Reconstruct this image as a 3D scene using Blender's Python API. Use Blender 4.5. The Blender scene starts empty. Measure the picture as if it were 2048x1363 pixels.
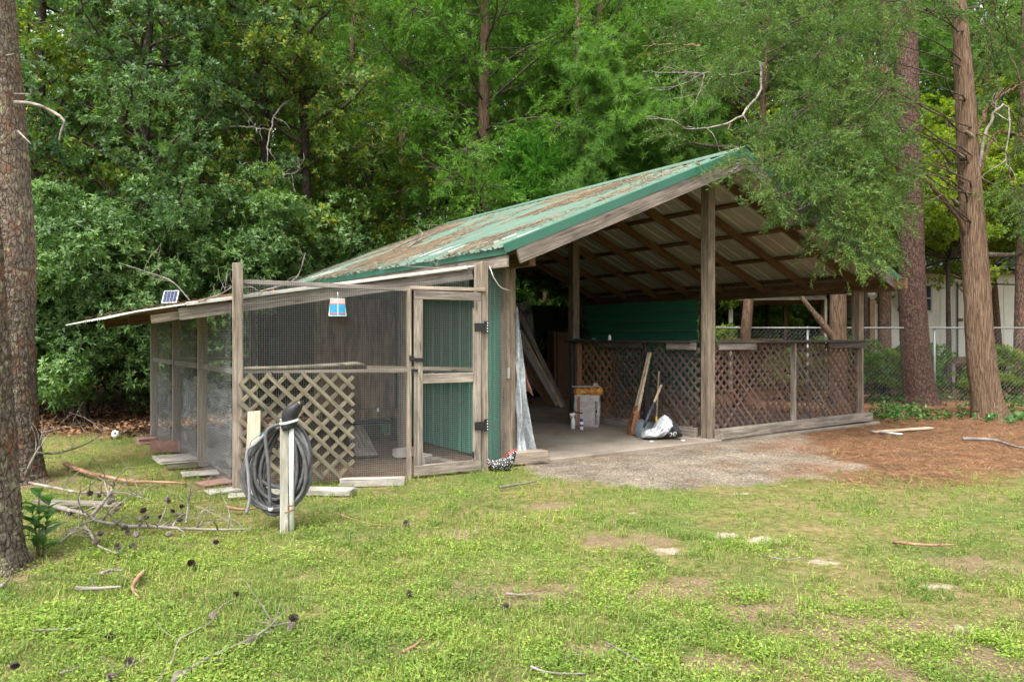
import bpy, bmesh, math, random
import numpy as np
from mathutils import Vector, Matrix
scene = bpy.context.scene
col = scene.collection
R = math.radians
random.seed(7)
rs = np.random.RandomState(11)

# ---------------------------------------------------------------- camera, sky, sun, exposure
FPX, CX, HY, EYE = 1510.0, 1024.0, 674.0, 1.45
cd = bpy.data.cameras.new('camera'); cam = bpy.data.objects.new('camera', cd); col.objects.link(cam)
cam.location = (0, 0, EYE); cam.rotation_euler = (R(90), 0, 0)
cd.sensor_width = 36; cd.lens = FPX / 2048 * 36; cd.shift_y = -(681.5 - HY) / 2048
cd.clip_start = 0.05; cd.clip_end = 2000
scene.camera = cam

SUN_EL, SUN_AZ = R(58), R(205)          # high veiled sun behind the camera, a little to the left
w = bpy.data.worlds.new('World'); scene.world = w; w.use_nodes = True
wn = w.node_tree.nodes; wl = w.node_tree.links
bg = wn['Background']; bg.inputs['Strength'].default_value = 0.15
sky = wn.new('ShaderNodeTexSky'); sky.sky_type = 'NISHITA'; sky.sun_disc = False
sky.sun_elevation = SUN_EL; sky.sun_rotation = SUN_AZ; sky.air_density = 1.0; sky.dust_density = 5.0; sky.ozone_density = 1.0
hs = wn.new('ShaderNodeHueSaturation'); hs.inputs['Saturation'].default_value = 0.14; hs.inputs['Value'].default_value = 1.25
wl.new(sky.outputs[0], hs.inputs['Color']); wl.new(hs.outputs[0], bg.inputs['Color'])
sd = bpy.data.lights.new('sun', 'SUN'); so = bpy.data.objects.new('sun', sd); col.objects.link(so)
sd.energy = 1.5; sd.angle = R(22); sd.color = (1.0, 0.955, 0.89)
_sd = Vector((math.sin(SUN_AZ) * math.cos(SUN_EL), math.cos(SUN_AZ) * math.cos(SUN_EL), math.sin(SUN_EL)))
so.rotation_euler = _sd.to_track_quat('Z', 'Y').to_euler(); so.location = (0, -10, 20)
vs = scene.view_settings; vs.view_transform = 'Standard'; vs.look = 'None'; vs.gamma = 1.0; vs.exposure = 1.47
vs.use_curve_mapping = False
scene.render.engine = 'CYCLES'
cy = scene.cycles
cy.max_bounces = 6; cy.diffuse_bounces = 4; cy.glossy_bounces = 3; cy.transmission_bounces = 4; cy.transparent_max_bounces = 12
cy.sample_clamp_indirect = 6; cy.caustics_reflective = False; cy.caustics_refractive = False
cy.use_denoising = True
cy.use_adaptive_sampling = False

# ---------------------------------------------------------------- frames
TH = math.atan(1024 / 1510)
FV = np.array([math.cos(TH), math.sin(TH), 0.0]); DV = np.array([-math.sin(TH), math.cos(TH), 0.0])
CAMP = np.array([0, 0, EYE])
def ray(px, py): return np.array([(px - CX) / FPX, 1.0, (HY - py) / FPX])
def gz(px, py, z=0.0):
    r = ray(px, py); t = (z - EYE) / r[2]; return CAMP + r * t
def at(px, py, Y): return CAMP + ray(px, py) * Y
O = gz(1416, 880)
def uvw(P): d = np.asarray(P) - O; return np.array([d @ FV, d @ DV, P[2]])
def W(u, v, z=0.0): return O + FV * u + DV * v + np.array([0, 0, z])
def onv(px, py, v): r = ray(px, py); t = (v - (CAMP - O) @ DV) / (r @ DV); return uvw(CAMP + r * t)
def onu(px, py, u): r = ray(px, py); t = (u - (CAMP - O) @ FV) / (r @ FV); return uvw(CAMP + r * t)
def onz(px, py, z=0.0): return uvw(gz(px, py, z))
def online(px, py, A, B):                 # point of the pixel ray on the vertical plane through (u,v) A-B
    A = np.array(A, float); B = np.array(B, float); n = np.array([-(B - A)[1], (B - A)[0]])
    c = uvw(CAMP); r = ray(px, py); d = np.array([r @ FV, r @ DV, r[2]])
    t = (n @ (A - c[:2])) / (n @ d[:2]); return c + d * t

# ---------------------------------------------------------------- noise
def _hash(ix, iy, s=0):
    n = (ix.astype(np.int64) * 374761393 + iy.astype(np.int64) * 668265263 + s * 974634777) & 0x7fffffff
    n = ((n ^ (n >> 13)) * 1274126177) & 0x7fffffff
    return ((n ^ (n >> 16)) & 0xffff) / 65535.0
def vnoise(x, y, s=0):
    x = np.asarray(x, float); y = np.asarray(y, float)
    ix = np.floor(x); iy = np.floor(y); fx = x - ix; fy = y - iy
    fx = fx * fx * (3 - 2 * fx); fy = fy * fy * (3 - 2 * fy)
    a = _hash(ix, iy, s); b = _hash(ix + 1, iy, s); c = _hash(ix, iy + 1, s); d = _hash(ix + 1, iy + 1, s)
    return (a * (1 - fx) + b * fx) * (1 - fy) + (c * (1 - fx) + d * fx) * fy
def fbm(x, y, s=0, o=4):
    t = 0; a = .5; f = 1
    for k in range(o): t = t + a * vnoise(x * f, y * f, s + k); a *= .5; f *= 2.03
    return t / (1 - .5 ** o)
def worley(x, y, s=0):
    ix = np.floor(x); iy = np.floor(y); d1 = np.full(x.shape, 9.0); d2 = np.full(x.shape, 9.0)
    for a in (-1, 0, 1):
        for b in (-1, 0, 1):
            cx = ix + a; cy_ = iy + b
            d = np.hypot(cx + _hash(cx, cy_, s) - x, cy_ + _hash(cx, cy_, s + 5) - y)
            d2 = np.where(d < d1, d1, np.minimum(d2, d)); d1 = np.minimum(d1, d)
    return d1, d2
def sstep(a, b, x): t = np.clip((x - a) / (b - a), 0, 1); return t * t * (3 - 2 * t)

# ---------------------------------------------------------------- object helpers
def tag(o, label, cat, group=None):
    o['label'] = label; o['category'] = cat
    if group: o['group'] = group
    return o
def thing(name, label, cat, loc=(0, 0, 0), rz=0, group=None):
    o = bpy.data.objects.new(name, None); col.objects.link(o); o.location = tuple(loc); o.rotation_euler = (0, 0, rz)
    o.empty_display_size = .1
    return tag(o, label, cat, group)
def part_empty(name, parent):
    o = bpy.data.objects.new(name, None); col.objects.link(o); o.parent = parent; o.empty_display_size = .1; return o
def link(name, me, parent=None, M=None):
    o = bpy.data.objects.new(name, me); col.objects.link(o)
    if parent: o.parent = parent
    if M is not None: o.matrix_local = M
    return o
def meshdata(name, V, F, mat, smooth=False):
    me = bpy.data.meshes.new(name)
    V = np.asarray(V, dtype=np.float32).reshape(-1, 3)
    if isinstance(F, np.ndarray):
        k = F.shape[1]; n = len(F)
        me.vertices.add(len(V)); me.vertices.foreach_set('co', V.ravel())
        me.loops.add(n * k); me.loops.foreach_set('vertex_index', F.astype(np.int32).ravel())
        me.polygons.add(n); me.polygons.foreach_set('loop_start', np.arange(0, n * k, k, dtype=np.int32))
        try: me.polygons.foreach_set('loop_total', np.full(n, k, dtype=np.int32))
        except Exception: pass
        me.update(calc_edges=True)
    else:
        me.from_pydata([tuple(map(float, v)) for v in V], [], [tuple(int(i) for i in f) for f in F]); me.update()
    for m in (mat if isinstance(mat, (list, tuple)) else [mat]): me.materials.append(m)
    if smooth: me.polygons.foreach_set('use_smooth', np.ones(len(me.polygons), dtype=bool))
    return me
def mk(name, V, F, mat, parent=None, smooth=False, M=None):
    return link(name, meshdata(name, V, F, mat, smooth), parent, M)
_bc = {}
def boxmesh(sx, sy, sz, mat, bev=.004, name='board'):
    key = (round(sx, 2), round(sy, 3), round(sz, 3), mat.name, round(bev, 4))
    if key in _bc: return _bc[key]
    bm = bmesh.new(); bmesh.ops.create_cube(bm, size=1)
    bmesh.ops.scale(bm, vec=(sx, sy, sz), verts=bm.verts)
    if bev > 0: bmesh.ops.bevel(bm, geom=list(bm.edges), offset=min(bev, sy * .3, sz * .3), segments=1, affect='EDGES', profile=.5)
    me = bpy.data.meshes.new(name); bm.to_mesh(me); bm.free(); me.materials.append(mat); _bc[key] = me
    return me
def frame(p0, p1, nrm=(0, 0, 1)):
    p0 = Vector(p0); p1 = Vector(p1); x = (p1 - p0); L = x.length; x.normalize(); n = Vector(nrm)
    y = n.cross(x)
    if y.length < 1e-4: y = Vector((0, 1, 0)).cross(x) if abs(x.y) < .9 else Vector((1, 0, 0)).cross(x)
    y.normalize(); z = x.cross(y)
    M = Matrix((x, y, z)).transposed().to_4x4(); M.translation = (p0 + p1) / 2
    return M, L
def board(name, p0, p1, wy, tz, mat, parent=None, nrm=(0, 0, 1), bev=.004):
    """length along p0-p1; tz is the size along nrm, wy across"""
    M, L = frame(p0, p1, nrm)
    return link(name, boxmesh(L, wy, tz, mat, bev, name), parent, M)
def post(name, x, y, z0, z1, s, mat, parent, s2=None, rz=0):
    d = Vector((math.cos(rz), math.sin(rz), 0))
    return board(name, (x, y, z0), (x, y, z1), s2 or s, s, mat, parent, nrm=d)
def tube_arrays(path, rad, n=6, cap=True, off=0):
    P = np.asarray(path, float); m = len(P); r = np.broadcast_to(np.asarray(rad, float), (m,))
    T = np.gradient(P, axis=0); T /= np.linalg.norm(T, axis=1)[:, None] + 1e-9
    a = np.array([0, 0, 1.0]) if abs(T[0][2]) < .9 else np.array([1.0, 0, 0])
    N = np.zeros_like(P); b = np.cross(T[0], a); b /= np.linalg.norm(b); N[0] = np.cross(b, T[0])
    for i in range(1, m):
        q = N[i - 1] - T[i] * (N[i - 1] @ T[i]); l = np.linalg.norm(q); N[i] = q / l if l > 1e-6 else N[i - 1]
    Bn = np.cross(T, N); an = np.arange(n) * 2 * math.pi / n
    V = (P[:, None] + r[:, None, None] * (np.cos(an)[None, :, None] * N[:, None] + np.sin(an)[None, :, None] * Bn[:, None])).reshape(-1, 3)
    i = np.arange(m - 1)[:, None] * n; j = np.arange(n)[None]; j2 = (j + 1) % n
    F = np.stack([i + j, i + j2, i + n + j2, i + n + j], -1).reshape(-1, 4) + off
    return V, F
def tubes(paths, n=5):
    Vs = []; Fs = []; off = 0
    for path, rad in paths:
        V, F = tube_arrays(path, rad, n, off=off); Vs.append(V); Fs.append(F); off += len(V)
    return np.concatenate(Vs), np.concatenate(Fs)
def tube(name, path, rad, mat, parent=None, n=8, smooth=True, cap=True):
    V, F = tube_arrays(path, rad, n); F = [list(f) for f in F]; m = len(V) // n
    if cap: F += [list(range(n))[::-1], [(m - 1) * n + k for k in range(n)]]
    return mk(name, V, F, mat, parent, smooth)
def lathe(name, prof, mat, parent=None, n=20, loc=(0, 0, 0), smooth=True):
    V = []; F = []
    for r, z in prof:
        for k in range(n): a = 2 * math.pi * k / n; V.append((loc[0] + r * math.cos(a), loc[1] + r * math.sin(a), loc[2] + z))
    for i in range(len(prof) - 1):
        for k in range(n): F.append((i * n + k, i * n + (k + 1) % n, (i + 1) * n + (k + 1) % n, (i + 1) * n + k))
    F.append(list(range(n))[::-1]); F.append([(len(prof) - 1) * n + k for k in range(n)])
    return mk(name, V, F, mat, parent, smooth)
def smoothpath(pts, n=24):
    P = np.asarray(pts, float); m = len(P); t = np.linspace(0, m - 1, n); o = []
    for x in t:
        i = min(int(x), m - 2); f = x - i
        p0 = P[max(i - 1, 0)]; p1 = P[i]; p2 = P[i + 1]; p3 = P[min(i + 2, m - 1)]
        o.append(.5 * ((2 * p1) + (p2 - p0) * f + (2 * p0 - 5 * p1 + 4 * p2 - p3) * f * f + (3 * p1 - p0 - 3 * p2 + p3) * f ** 3))
    return np.array(o)

# ---------------------------------------------------------------- materials
def newmat(name):
    m = bpy.data.materials.new(name); m.use_nodes = True
    return m, m.node_tree.nodes, m.node_tree.links, m.node_tree.nodes['Principled BSDF']
def ramp(N, stops):
    r = N.new('ShaderNodeValToRGB'); e = r.color_ramp.elements
    while len(e) < len(stops): e.new(.5)
    for i, (p, c) in enumerate(stops): e[i].position = p; e[i].color = (*c, 1)
    return r
def coords(N, L, scale=(1, 1, 1), obj=True, rnd=True):
    tc = N.new('ShaderNodeTexCoord'); mp = N.new('ShaderNodeMapping'); mp.inputs['Scale'].default_value = scale
    L.new(tc.outputs['Object'], mp.inputs['Vector'])
    if rnd:
        oi = N.new('ShaderNodeObjectInfo'); mm = N.new('ShaderNodeMath'); mm.operation = 'MULTIPLY'; mm.inputs[1].default_value = 37.0
        L.new(oi.outputs['Random'], mm.inputs[0]); cb = N.new('ShaderNodeCombineXYZ')
        for k in range(3): L.new(mm.outputs[0], cb.inputs[k])
        L.new(cb.outputs[0], mp.inputs['Location'])
    return mp.outputs[0]
def noise(N, L, vec, scale=5, detail=5, rough=.55, dist=0):
    n = N.new('ShaderNodeTexNoise'); n.inputs['Scale'].default_value = scale; n.inputs['Detail'].default_value = detail
    n.inputs['Roughness'].default_value = rough; n.inputs['Distortion'].default_value = dist
    if vec is not None: L.new(vec, n.inputs['Vector'])
    return n.outputs['Fac']
def mixc(N, L, fac, a, b, mode='MIX'):
    m = N.new('ShaderNodeMix'); m.data_type = 'RGBA'; m.blend_type = mode
    for s, v in ((0, fac), (6, a), (7, b)):
        if isinstance(v, (int, float)): m.inputs[s].default_value = v
        elif isinstance(v, tuple): m.inputs[s].default_value = (*v, 1)
        else: L.new(v, m.inputs[s])
    return m.outputs[2]
def bump(N, L, P, h, strength=.3, dist=.01):
    b = N.new('ShaderNodeBump'); b.inputs['Strength'].default_value = strength; b.inputs['Distance'].default_value = dist
    L.new(h, b.inputs['Height']); L.new(b.outputs[0], P.inputs['Normal'])
def wood(name, dark, mid, light, rough=.85, green=0.0, grain=18, vary=.35):
    m, N, L, P = newmat(name)
    v = coords(N, L, (1.0, grain, grain)); g = noise(N, L, v, 2.2, 7, .62, .8)
    c = ramp(N, [(.30, dark), (.5, mid), (.72, light)]); L.new(g, c.inputs[0]); out = c.outputs[0]
    v2 = coords(N, L, (1.6, 4, 4)); b = noise(N, L, v2, 1.7, 4, .6)
    r2 = ramp(N, [(.3, (1 - vary,) * 3), (.7, (1 + vary * .6,) * 3)]); L.new(b, r2.inputs[0])
    out = mixc(N, L, 1.0, out, r2.outputs[0], 'MULTIPLY')
    # knots
    vo = N.new('ShaderNodeTexVoronoi'); vo.inputs['Scale'].default_value = 1.0; L.new(coords(N, L, (2.2, 11, 11)), vo.inputs['Vector'])
    kr = ramp(N, [(.05, (.35, .28, .22)), (.16, (1, 1, 1))]); L.new(vo.outputs['Distance'], kr.inputs[0])
    out = mixc(N, L, .8, out, kr.outputs[0], 'MULTIPLY')
    if green:
        n3 = noise(N, L, coords(N, L, (3, 3, 3)), 2.0, 5, .6); r3 = ramp(N, [(.5, (0, 0, 0)), (.75, (green,) * 3)]); L.new(n3, r3.inputs[0])
        out = mixc(N, L, r3.outputs[0], out, (.16, .17, .05))
    oi = N.new('ShaderNodeObjectInfo'); rr = ramp(N, [(0, (.78, .78, .80)), (1, (1.15, 1.12, 1.08))]); L.new(oi.outputs['Random'], rr.inputs[0])
    out = mixc(N, L, 1.0, out, rr.outputs[0], 'MULTIPLY')
    L.new(out, P.inputs['Base Color']); P.inputs['Roughness'].default_value = rough; P.inputs['Specular IOR Level'].default_value = .25
    bump(N, L, P, g, .55, .006)
    return m
def plain(name, c, rough=.6, metal=0, var=.15, scale=8, bmp=0, spec=.4):
    m, N, L, P = newmat(name)
    n = noise(N, L, coords(N, L), scale, 5, .6)
    r = ramp(N, [(.3, tuple(x * (1 - var) for x in c)), (.7, tuple(min(1, x * (1 + var)) for x in c))]); L.new(n, r.inputs[0])
    L.new(r.outputs[0], P.inputs['Base Color']); P.inputs['Roughness'].default_value = rough; P.inputs['Metallic'].default_value = metal
    P.inputs['Specular IOR Level'].default_value = spec
    if bmp: bump(N, L, P, n, bmp, .01)
    return m
def leafmat(name, cols, trans=.35, rough=.45, nscale=.7, spec=.35, tint=(1.15, 1.3, .6)):
    """leaf colour varies leaf by leaf and bough by bough"""
    m, N, L, P = newmat(name)
    ge = N.new('ShaderNodeNewGeometry'); k = len(cols)
    r = ramp(N, [(i / max(1, k - 1), c) for i, c in enumerate(cols)]); L.new(ge.outputs['Random Per Island'], r.inputs[0])
    tc = N.new('ShaderNodeTexCoord'); n = noise(N, L, tc.outputs['Object'], nscale, 3, .5)
    r2 = ramp(N, [(.3, (.62, .68, .72)), (.7, (1.3, 1.22, 1.05))]); L.new(n, r2.inputs[0])
    c = mixc(N, L, 1.0, r.outputs[0], r2.outputs[0], 'MULTIPLY')
    L.new(c, P.inputs['Base Color']); P.inputs['Roughness'].default_value = rough; P.inputs['Specular IOR Level'].default_value = spec
    tr = N.new('ShaderNodeBsdfTranslucent'); L.new(mixc(N, L, 1.0, c, tint, 'MULTIPLY'), tr.inputs['Color'])
    ms = N.new('ShaderNodeMixShader'); ms.inputs[0].default_value = trans
    L.new(P.outputs[0], ms.inputs[1]); L.new(tr.outputs[0], ms.inputs[2]); L.new(ms.outputs[0], N['Material Output'].inputs['Surface'])
    return m
def barkmat(name, dark, mid, light, sc=(9, 9, 2.2), lichen=None, bs=.8, red=None):
    m, N, L, P = newmat(name)
    v = coords(N, L, sc, rnd=True); vo = N.new('ShaderNodeTexVoronoi'); vo.feature = 'DISTANCE_TO_EDGE'; vo.inputs['Scale'].default_value = 1.3
    nv = N.new('ShaderNodeTexNoise'); nv.inputs['Scale'].default_value = 1.5; L.new(v, nv.inputs['Vector'])
    L.new(mixc(N, L, .5, v, nv.outputs['Color'], 'ADD'), vo.inputs['Vector'])
    n = noise(N, L, v, 2.5, 7, .65); c = ramp(N, [(.3, dark), (.5, mid), (.75, light)]); L.new(n, c.inputs[0]); out = c.outputs[0]
    nf = noise(N, L, v, 11, 5, .7); rf = ramp(N, [(.3, (.68, .68, .68)), (.7, (1.3, 1.28, 1.25))]); L.new(nf, rf.inputs[0]); out = mixc(N, L, 1.0, out, rf.outputs[0], 'MULTIPLY')
    if red:
        n2 = noise(N, L, coords(N, L, (5, 5, 3)), 1.6, 5, .6); r2 = ramp(N, [(.52, (0, 0, 0)), (.66, (.8, .8, .8))]); L.new(n2, r2.inputs[0]); out = mixc(N, L, r2.outputs[0], out, red)
    er = ramp(N, [(.0, (.45, .42, .4)), (.14, (1, 1, 1))]); L.new(vo.outputs['Distance'], er.inputs[0]); out = mixc(N, L, .9, out, er.outputs[0], 'MULTIPLY')
    if lichen:
        n3 = noise(N, L, coords(N, L, (3, 3, 2)), 5.0, 6, .7); r3 = ramp(N, [(.56, (0, 0, 0)), (.64, (.75, .75, .75))]); L.new(n3, r3.inputs[0]); out = mixc(N, L, r3.outputs[0], out, lichen)
    L.new(out, P.inputs['Base Color']); P.inputs['Roughness'].default_value = .92; P.inputs['Specular IOR Level'].default_value = .15
    mh = N.new('ShaderNodeMath'); mh.operation = 'ADD'; L.new(er.outputs[0], mh.inputs[0]); L.new(n, mh.inputs[1]); bump(N, L, P, mh.outputs[0], bs, .02)
    return m

M = {}
M['post'] = wood('weathered_post_wood', (.08, .06, .045), (.19, .15, .112), (.31, .26, .205), green=.2)
M['grey'] = wood('silvered_board_wood', (.08, .068, .056), (.195, .168, .14), (.33, .295, .255))
M['fascia'] = wood('fascia_grey_wood', (.045, .037, .032), (.15, .125, .105), (.28, .245, .21), grain=26)
M['rafter'] = wood('rafter_warm_wood', (.07, .04, .022), (.155, .09, .047), (.24, .15, .085), rough=.75)
M['runwood'] = wood('run_frame_wood', (.10, .078, .06), (.23, .19, .15), (.36, .31, .255))
M['lat_old'] = wood('mossy_lattice_wood', (.07, .062, .045), (.16, .14, .10), (.26, .23, .17), green=.3)
M['lat_red'] = wood('brown_stained_lattice_wood', (.045, .024, .019), (.095, .055, .043), (.165, .11, .09), green=.12)
M['lat_grey'] = wood('dull_grey_lattice_wood', (.042, .031, .027), (.095, .074, .063), (.17, .14, .12))
M['lat_new'] = wood('orange_lattice_wood', (.15, .07, .034), (.26, .135, .07), (.35, .20, .11))
M['dark'] = wood('dark_stained_wood', (.02, .018, .017), (.05, .045, .04), (.10, .09, .08))
M['pale'] = wood('fresh_pale_wood', (.24, .18, .12), (.38, .305, .225), (.50, .425, .33))
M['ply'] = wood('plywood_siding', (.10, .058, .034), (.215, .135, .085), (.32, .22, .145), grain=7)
M['plyshade'] = wood('shade_darkened_plywood', (.012, .008, .006), (.028, .019, .013), (.05, .035, .025), grain=7)  # plywood again, with the shade of the recess put into its colour
M['palepost'] = wood('bleached_post_wood', (.20, .19, .155), (.36, .345, .29), (.50, .48, .42), green=.25)
M['white_trim'] = plain('white_painted_metal', (.46, .45, .42), .45, var=.12)
M['black'] = plain('black_iron', (.012, .012, .013), .45)
M['wire'] = plain('galvanised_wire', (.42, .44, .44), .45, .3, var=.2, scale=30)
M['steel'] = plain('galvanised_steel', (.45, .46, .46), .4, .7)
M['concrete'] = plain('old_concrete', (.30, .275, .24), .9, var=.4, scale=5, bmp=.4)
M['redblock'] = plain('red_concrete_block', (.215, .125, .098), .9, var=.4, scale=9, bmp=.5)
M['plastic_w'] = plain('white_plastic', (.60, .60, .585), .35, var=.05)
M['plastic_b'] = plain('blue_plastic', (.03, .06, .28), .35, var=.1)
M['rust'] = plain('rusty_steel', (.20, .085, .04), .7, .3, var=.5, scale=14)
M['graysteel'] = plain('blue_grey_painted_steel', (.055, .068, .08), .5, .2, var=.2)
M['rubber'] = plain('faded_black_rubber', (.075, .075, .078), .7, var=.4, scale=25)
M['pvc'] = plain('white_pipe', (.62, .62, .59), .4, var=.1)
M['red'] = plain('red_paint', (.45, .02, .02), .5)
M['yellow'] = plain('yellow_paint', (.6, .38, .03), .5)
M['fibre'] = plain('orange_coir_fibre', (.42, .20, .05), .95, var=.55, scale=22, bmp=.8)
M['tape'] = plain('brown_tape', (.22, .10, .055), .4, var=.2)
M['ink'] = plain('black_ink', (.02, .02, .022), .6, var=.1)
M['inkw'] = plain('white_ink', (.8, .8, .78), .6, var=.03)
def metal_sheet(name, c, c2, rough, dirt=None, spec=.5):
    m, N, L, P = newmat(name)
    n = noise(N, L, coords(N, L, (1, 1, 1)), 1.6, 6, .6); r = ramp(N, [(.3, c), (.7, c2)]); L.new(n, r.inputs[0]); out = r.outputs[0]
    if dirt:
        d = noise(N, L, coords(N, L, (.6, 5, 5)), 2.0, 6, .7); rd = ramp(N, [(.52, (0, 0, 0)), (.68, (.7, .7, .7))]); L.new(d, rd.inputs[0]); out = mixc(N, L, rd.outputs[0], out, dirt)
    L.new(out, P.inputs['Base Color']); P.inputs['Roughness'].default_value = rough; P.inputs['Specular IOR Level'].default_value = spec
    return m
M['greenroof'] = metal_sheet('faded_green_roof_paint', (.062, .125, .088), (.10, .17, .126), .5, (.14, .095, .065))
M['greentrim'] = metal_sheet('green_trim_paint', (.016, .085, .055), (.026, .11, .074), .45)
M['greenwall'] = metal_sheet('green_wall_paint', (.045, .235, .15), (.07, .285, .19), .38)
M['galv'] = metal_sheet('galvalume_underside', (.40, .41, .385), (.50, .51, .48), .45)
M['leanto'] = metal_sheet('weathered_white_sheet', (.36, .35, .32), (.48, .47, .43), .55, (.25, .19, .13))
M['greenrun'] = metal_sheet('dull_green_wall_paint', (.024, .125, .085), (.04, .16, .112), .5, (.09, .085, .06))
M['dust'] = plain('tan_dust_on_ribs', (.30, .25, .18), .95, var=.3)
M['shadewall'] = metal_sheet('shade_darkened_sheet', (.010, .010, .011), (.02, .02, .02), .8, spec=.1)  # shade of the roofed back bay put into the sheet colour
# ================================================================ GROUND
# lawn, pine straw, sand, dirt zones in world x,y
def uvgrid(x, y): dx = x - O[0]; dy = y - O[1]; return dx * FV[0] + dy * FV[1], dx * DV[0] + dy * DV[1]
APRON = [gz(*p)[:2] for p in ((1042, 932), (1058, 946), (1090, 955), (1150, 964), (1230, 970), (1320, 974), (1400, 976), (1490, 972), (1560, 965), (1640, 955), (1715, 942), (1735, 930), (1690, 918), (1650, 905), (1640, 895))]
APRON += [W(2.4, .05)[:2], W(-3.25, .05)[:2]]
APRON = np.array(APRON)
def inpoly(x, y, P):
    c = np.zeros(np.shape(x), bool); n = len(P)
    for i in range(n):
        (x0, y0), (x1, y1) = P[i], P[(i + 1) % n]
        if y0 == y1: continue
        c ^= ((y0 > y) != (y1 > y)) & (x < (x1 - x0) * (y - y0) / (y1 - y0) + x0)
    return c
SANDS = [(1335, 1103, .13), (1450, 1068, .11), (1520, 1077, .14), (1645, 1120, .13), (1890, 1170, .10), (1860, 1165, .08), (1480, 985, .07), (1920, 1258, .10), (1270, 1027, .05), (1575, 1096, .08)]
BROWNS = [(985, 1190, .22), (1120, 1180, .10), (890, 1065, .15), (1090, 1010, .16), (1560, 1230, .22), (1350, 1180, .2), (1750, 1250, .25), (1420, 1330, .12), (1950, 1130, .2), (1250, 1080, .2), (1180, 1300, .1), (820, 1300, .08), (1700, 1330, .2), (2000, 1330, .2)]
def blobs(x, y, L, s=1.0):
    t = 0 * x
    for px, py, r in L:
        g = gz(px, py); q = ((x - g[0]) / (1.7 * r)) ** 2 + ((y - g[1]) / (r * 1.1)) ** 2
        t = np.maximum(t, np.exp(-q * s))
    return t
def zones(x, y):
    u, v = uvgrid(x, y); nz = fbm(x * .9, y * .9, 3); nf = fbm(x * 3.1, y * 3.1, 9)
    jit = (nz - .5) * 1.6
    slab = (u > -3.35) & (u < 4.0) & (v > -.22) & (v < 7.5)
    run = (u > -6.5) & (u < -3.3) & (v > -.12 - .17 * (u + 3.3) * -1 * 0 + (-(u + 4.6)) * .28 * (u < -4.6)) & (v < 5.4)
    apron = inpoly(x, y, APRON)
    # straw: right of the apron under the trees
    e = gz(1700, 945); e2 = gz(2048, 930)
    lim = np.interp(x, [1.0, 2.2, 4.2, 5.5, 8.5, 14], [7.35, 7.3, 7.5, 7.95, 8.3, 8.2])
    straw = sstep(-.5, .9, y - lim + jit * .9 + (nf - .5) * 1.2) * (x > 1.2) * (.72 + .5 * nf)
    # leaf litter on the left, behind the run, and in the woods
    liml = np.interp(x, [-14, -8, -5.6, -4, 0], [10.2, 10.6, 11.0, 12.4, 13.5])
    leaf = sstep(-.4, .8, y - liml + jit)
    leaf = np.where(x < 3, leaf, sstep(-.5, 1.0, y - 16.5 + jit) * .6)
    sand = np.clip((blobs(x, y, SANDS, 1.7) * (.3 + 1.2 * fbm(x * 7, y * 11, 14)) - .30) * 1.9, 0, 1)
    brown = np.clip((blobs(x, y, BROWNS, .6) * (.3 + 1.3 * fbm(x * 6, y * 6, 15)) - .28) * 1.8, 0, 1)
    # trunk feet
    for (tx, ty, r) in ((-3.4, 4.75, .65), (-5.05, 7.6, .7)):
        brown = np.maximum(brown, np.exp(-((x - tx) ** 2 + (y - ty) ** 2) / r ** 2))
    # soft-edged gravel: distance to the apron outline, broken by noise
    dist = np.full(np.shape(x), 9.0)
    for i in range(len(APRON)):
        a, b = APRON[i], APRON[(i + 1) % len(APRON)]; d = b - a; t = np.clip(((x - a[0]) * d[0] + (y - a[1]) * d[1]) / (d @ d + 1e-9), 0, 1); dist = np.minimum(dist, np.hypot(x - a[0] - d[0] * t, y - a[1] - d[1] * t))
    sd = np.where(apron, dist, -dist) + (nf - .5) * .55; gravel = sstep(-.12, .16, sd) * (1 - slab)
    litter = gravel * np.clip(sstep(1.6, 5.0, x) * .7 + 1.8 * (fbm(x * 2.1, y * 2.1, 63) - .58), 0, .85); apron = gravel > .45
    return dict(gravel=gravel, litter=litter, u=u, v=v, slab=slab, run=run, apron=apron, straw=straw, leaf=leaf, sand=sand, brown=brown)
def gheight(x, y):
    z = (fbm(x * 1.3, y * 1.3, 21) - .5) * .05 + (fbm(x * .3, y * .3, 22) - .5) * .06
    u, v = uvgrid(x, y)
    k = sstep(0, .8, np.maximum(np.maximum(-8.2 - u, u - 4.6), np.maximum(-1.8 - v, v - 7.2)))
    near = z * .35 - .012
    return np.where(y < 25, near * (1 - k) + (z * .6) * k, z * 2)
def axis(lo, hi, st, far, k=1.35):
    a = list(np.arange(lo, hi + 1e-6, st)); s = st; x = lo; L = []
    while x > -far: s *= k; x -= s; L.append(x)
    s = st; x = hi; Rr = []
    while x < far: s *= k; x += s; Rr.append(x)
    return np.array(L[::-1] + a + Rr)
gx = axis(-8, 14, .09, 600); gy = axis(2, 17, .09, 600)
X, Y = np.meshgrid(gx, gy, indexing='ij'); Zg = gheight(X, Y)
ni, nj = X.shape; I, J = np.meshgrid(np.arange(ni - 1), np.arange(nj - 1), indexing='ij')
FI = np.stack([I * nj + J, (I + 1) * nj + J, (I + 1) * nj + J + 1, I * nj + J + 1], -1).reshape(-1, 4)
m, N, L, P = newmat('ground_soil')
def ragged(N, L, a, nz, k=1.1):
    s1 = N.new('ShaderNodeMath'); s1.operation = 'MULTIPLY_ADD'; L.new(nz, s1.inputs[0]); s1.inputs[1].default_value = k; s1.inputs[2].default_value = -.5 * k - .12
    s2 = N.new('ShaderNodeMath'); s2.operation = 'ADD'; L.new(a, s2.inputs[0]); L.new(s1.outputs[0], s2.inputs[1])
    r = ramp(N, [(.30, (0, 0, 0)), (.62, (1, 1, 1))]); L.new(s2.outputs[0], r.inputs[0]); return r.outputs[0]
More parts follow.
